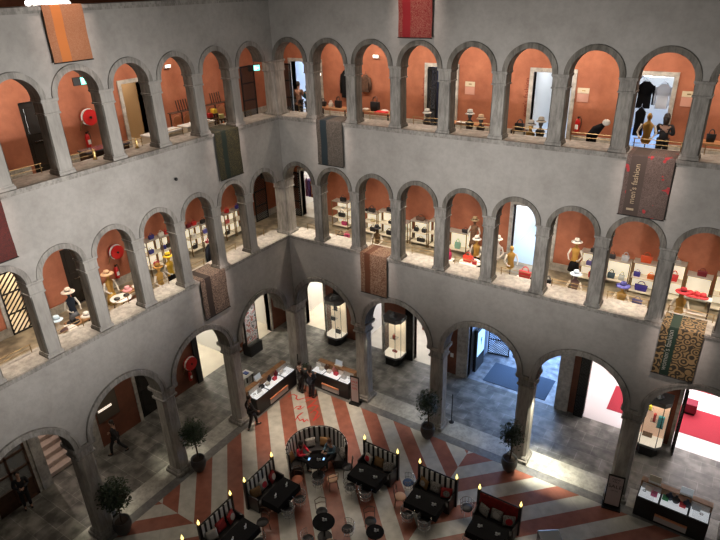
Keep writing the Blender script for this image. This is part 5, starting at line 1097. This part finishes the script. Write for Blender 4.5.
def tub_chair(p, rz, label, seat=BLKF):
    t = thing('wire_chair', label, 'chair', p, rz, 'chrome wire tub chairs')
    obj('seat', cached(('tcs', seat.name), lambda: MB().lathe([(.19, .42), (.205, .445), (.19, .475), (.05, .48)], 20).mesh('seat', seat, True)), t)
    def shell():
        mb = MB()
        for z, r in ((.30, .20), (.50, .235), (.72, .25)): mb.tube([(r*math.cos(a), r*math.sin(a), z) for a in [PI*(-.15)+PI*1.3*i/14 for i in range(15)]], .009, 5)
        for i in range(9):
            a = PI*(-.15)+PI*1.3*i/8; mb.tube([(.19*math.cos(a), .19*math.sin(a), .28), (.25*math.cos(a), .25*math.sin(a), .72)], .006, 4)
        return mb.mesh('wire_back', CHROME)
    obj('wire_back', cached('tcb', shell), t); obj('clear_shell', cached('tcg', lambda: MB().rings([[(r*math.cos(a), r*math.sin(a), z) for a in [PI*(-.15)+PI*1.3*i/14 for i in range(15)]] for z, r in ((.28, .19), (.72, .248))], cap=False, closed=False).mesh('clear_shell', GLASS)), t)
    for a in (.8, 2.35, 3.93, 5.5): obj('leg', cached('tcl', lambda: MB().tube([(.13, 0, .43), (.19, 0, 0)], .011, 6).mesh('leg', CHROME)), t, rz=a)
def bistro(p, rz, label, seat=None):
    t = thing('bistro_chair', label, 'chair', p, rz, 'black bistro chairs'); sm = seat or BLKF
    obj('seat', cached(('bcs', sm.name), lambda: MB().lathe([(.20, .43), (.21, .45), (.20, .47)], 20).mesh('seat', sm, True)), t)
    obj('backrest', cached('bcb', lambda: MB().tube([(-.18, .14, .45), (-.20, .20, .85), (.0, .24, .92), (.20, .20, .85), (.18, .14, .45)], .016, 6).tube([(-.19, .18, .68), (0, .21, .70), (.19, .18, .68)], .014, 6).mesh('backrest', DARKW)), t)
    for x, y in ((-.14, -.14), (.14, -.14), (-.14, .14), (.14, .14)): obj('leg', cached(('bcl', x, y), lambda: MB().tube([(x, y, .44), (x*1.25, y*1.25, 0)], .014, 6).mesh('leg', DARKW)), t)
BLUES = mat('blue_seat', (.015, .05, .14), .5); PALES = mat('pale_wood_seat', (.55, .34, .22), .5)
booths = [((3.40, -8.88, 0), PI/2, 'striped settee with two candle lamps, lower left of the court', None, 'L2'), ((3.40, -6.69, 0), PI/2, 'striped settee with two candle lamps, beside the round booth on its left', None, 'L1'),
          ((6.64, -3.32, 0), 0, 'striped settee with two candle lamps, first right of the round booth', None, 'R1'), ((9.07, -3.32, 0), 0, 'striped settee with two candle lamps, second right of the round booth', None, 'R2'), ((11.42, -3.32, 0), 0, 'settee with a dark red back and two candle lamps', REDBACK, 'R3'),
          ((3.40, -11.05, 0), PI/2, 'striped settee at the bottom edge of the view, only its lamp seen', None, 'L3')]
nms = {'L2': 'lower left settee', 'L1': 'settee left of the round booth', 'R1': 'first settee right of the round booth', 'R2': 'second settee right of the round booth', 'R3': 'red backed settee', 'L3': 'bottom edge settee'}
cus = {'L2': ((CW, None, 'plain white'), (CRd, None, 'dark red patterned'), (CRd, CW, 'red and white')), 'L1': ((CT, None, 'tan'), (CW, CRP, 'white red ringed'), (CRd, CW, 'red and white')), 'R1': ((CW, CRP, 'white red ringed'), (CT, None, 'tan'), (CG, None, 'grey printed')),
       'R2': ((CT, CG, 'olive framed'), (CG, None, 'grey printed'), (CRd, CG, 'red and grey')), 'R3': ((CG, None, 'dark portrait printed'), (CG, CW, 'grey lettered'), (CG, CRP, 'red printed')), 'L3': ((CW, None, 'white'),)}
for c, rz, lab, bk, key in booths:
    Mt = settee(c, rz, lab, bk)
    for i, (cm, pm, w) in enumerate(cus[key]):
        x = (-.48, .0, .48)[i]; p = Mt @ Vector((x, -.25 if i != 1 else -.22, .47)); cushion(p, rz+(.35, 0, -.35)[i]*(-1), '%s cushion on the %s' % (w, nms[key]), cm, R(-18), pm)
    p = Mt @ Vector((0, -1.02, 0)); table(p, rz, 1.25, .78, 'black clothed table in front of the %s' % nms[key])
    for sx, wd in ((-.3, 'left'), (.32, 'right')): napkin(Mt @ Vector((sx, -1.02, .75)), 'white napkin, %s setting for the %s' % (wd, nms[key]), rz)
    if key == 'L3': continue
    for sx, wd in ((-.36, 'left'), (.30, 'right')):
        q = Mt @ Vector((sx, -1.62, 0)); tub_chair(q, rz+PI, '%s chrome wire chair facing the %s' % (wd, nms[key]))
tub_chair((8.0, -3.62, 0), R(-60), 'chrome wire chair with a blue seat between two striped settees', BLUES); bistro((8.08, -4.35, 0), R(110), 'dark bistro chair with a pale seat at the end of the second right table', PALES)
tub_chair((10.35, -3.55, 0), R(40), 'chrome wire chair left of the red backed settee'); bistro((4.35, -5.68, 0), R(15), 'dark bistro chair with a rust seat near the round booth', mat('rust_seat', (.42, .14, .08)))
bistro((4.55, -7.88, 0), R(0), 'black bistro chair between the two left tables'); 
# small round tables in the middle
table((6.53, -6.93, 0), 0, .38, 0, 'round black café table alone in the middle of the court', True); napkin((6.5, -6.9, .75), 'white napkin on the lone round table')
bistro((6.05, -6.42, 0), R(45), 'black bistro chair behind the lone round table'); bistro((7.1, -7.35, 0), R(220), 'bistro chair with a pale seat before the lone round table', PALES); tub_chair((6.35, -7.6, 0), R(160), 'chrome wire chair left of the lone round table'); tub_chair((7.25, -6.55, 0), R(-60), 'chrome wire chair right of the lone round table')
table((8.25, -6.35, 0), 0, .30, 0, 'small round black table at the bottom edge right of centre', True); napkin((8.25, -6.33, .75), 'white napkin on the bottom edge round table'); bistro((7.75, -5.85, 0), R(45), 'black bistro chair behind the bottom edge round table'); tub_chair((8.35, -7.0, 0), R(150), 'chrome wire chair at the bottom edge round table')
# curved booth
CX, CY = 4.45, -4.52
t = thing('round_booth', 'curved booth with black and white striped back in the court corner', 'sofa', (CX, CY, 0), R(45))
def arc(r, z0, z1, th, a0=R(-12), a1=R(192), n=32):
    mb = MB(); rings = []
    for i in range(n+1):
        a = a0+(a1-a0)*i/n; rings.append([(q*math.cos(a), q*math.sin(a), z) for q, z in ((r, z0), (r+th, z0), (r+th+.04, z1), (r+.04, z1))])
    return mb.rings(rings)
t.rotation_euler = (0, 0, R(45))
me = arc(1.08, .34, 1.22, .09).mesh('backrest', STRIPES); uvstripe(me, lambda v: (math.atan2(-v.x, v.y)/.19, v.z)); obj('backrest', me, t)
obj('seat', arc(.58, .30, .46, .46).mesh('seat', BLKF), t); obj('base', arc(.62, .04, .30, .46).mesh('base', BLACK), t)
obj('top_rail', MB().tube([((1.165)*math.cos(a), 1.165*math.sin(a), 1.23) for a in [R(-12)+R(204)*i/30 for i in range(31)]], .028, 8).mesh('top_rail', BLKF), t)
for sg in (-12, 192): a = R(sg); obj('arm_post', MB().tube([(1.13*math.cos(a), 1.13*math.sin(a), 0), (1.13*math.cos(a), 1.13*math.sin(a), 1.22)], .04, 8).mesh('arm_post', BLKF), t)
table((4.62, -4.75, 0), 0, .40, 0, 'round black table inside the round booth', True)
napkin((4.62, -4.72, .75), 'white napkin in the centre of the round booth table')
for p, lab in (((4.3, -4.85, .75), 'blue lit phone on the left of the round booth table'), ((4.78, -4.55, .75), 'blue lit phone on the right of the round booth table')):
    t = thing('mobile_phone', lab, 'phone', p, R(20)); obj('case', MB().box(-.04, .04, -.075, .075, 0, .012).mesh('case', BLACK), t); obj('display', MB().box(-.035, .035, -.068, .068, .012, .014).mesh('display', mat('phone_blue', (.2, .45, .9), emit=1.2, ecol=(.3, .55, 1))), t)
for x, y, rz, lab, cm in ((3.62, -5.08, 95, 'tan cushion at the left end of the round booth', CT), (3.75, -4.05, 50, 'grey framed cushion at the left back of the round booth', CG), (4.2, -3.72, 20, 'brown and white cushion in the middle of the round booth', CT), (5.12, -3.85, -30, 'grey cushion at the right of the round booth', CG)):
    cushion((x, y, .47), R(rz), lab, cm, R(-18))
tub_chair((5.08, -5.35, 0), R(215), 'chrome wire chair in the opening of the round booth'); bistro((5.45, -4.95, 0), R(235), 'dark bistro chair with a pale seat at the opening of the round booth', PALES); bistro((5.62, -4.15, 0), R(-60), 'black bistro chair right of the round booth')
t = thing('black_cabinet', 'dark box with a rounded top at the bottom edge of the court', 'cabinet', (13.3, -3.55, 0), R(35)); obj('body', MB().box(-.35, .35, -.3, .3, 0, .72).mesh('body', BLACK, bevel=.03), t); obj('lid', MB().box(-.36, .36, -.31, .31, .72, .82).mesh('lid', mat('grey_lid', (.10, .11, .12), .25), bevel=.04), t)

# security cameras under the sills
for px, py, sd, lab in ((175, 179, 'L', 'small black security camera on the left wall below the upper gallery'),):
    p = onX(px, py, 0); t = thing('security_camera', lab, 'camera', p, 0); obj('dome', MB().ball((.06, 0, 0), .06).mesh('dome', BLACK, True), t); obj('mount', MB().tube([(0, 0, 0), (.06, 0, 0)], .03, 8).mesh('mount', WHITE), t)
# top gallery glimpses
t = thing('globe_lamp', 'cluster of glowing white globes on the top left terrace', 'lamp', (-.9, onX(47, 0, -.9).y, 16.75)); obj('stem', MB().tube([(0, 0, 0), (0, 0, .38)], .03, 8).mesh('stem', BLACKM), t)
for i in range(14): a = i*.9; obj('globe', MB().ball((.05*(i % 3), -.55+.085*i, .36+.05*math.sin(i*2.3)), .08, n=10).mesh('globe', mat('globe_glow', (1, .97, .92), emit=5), True), t)
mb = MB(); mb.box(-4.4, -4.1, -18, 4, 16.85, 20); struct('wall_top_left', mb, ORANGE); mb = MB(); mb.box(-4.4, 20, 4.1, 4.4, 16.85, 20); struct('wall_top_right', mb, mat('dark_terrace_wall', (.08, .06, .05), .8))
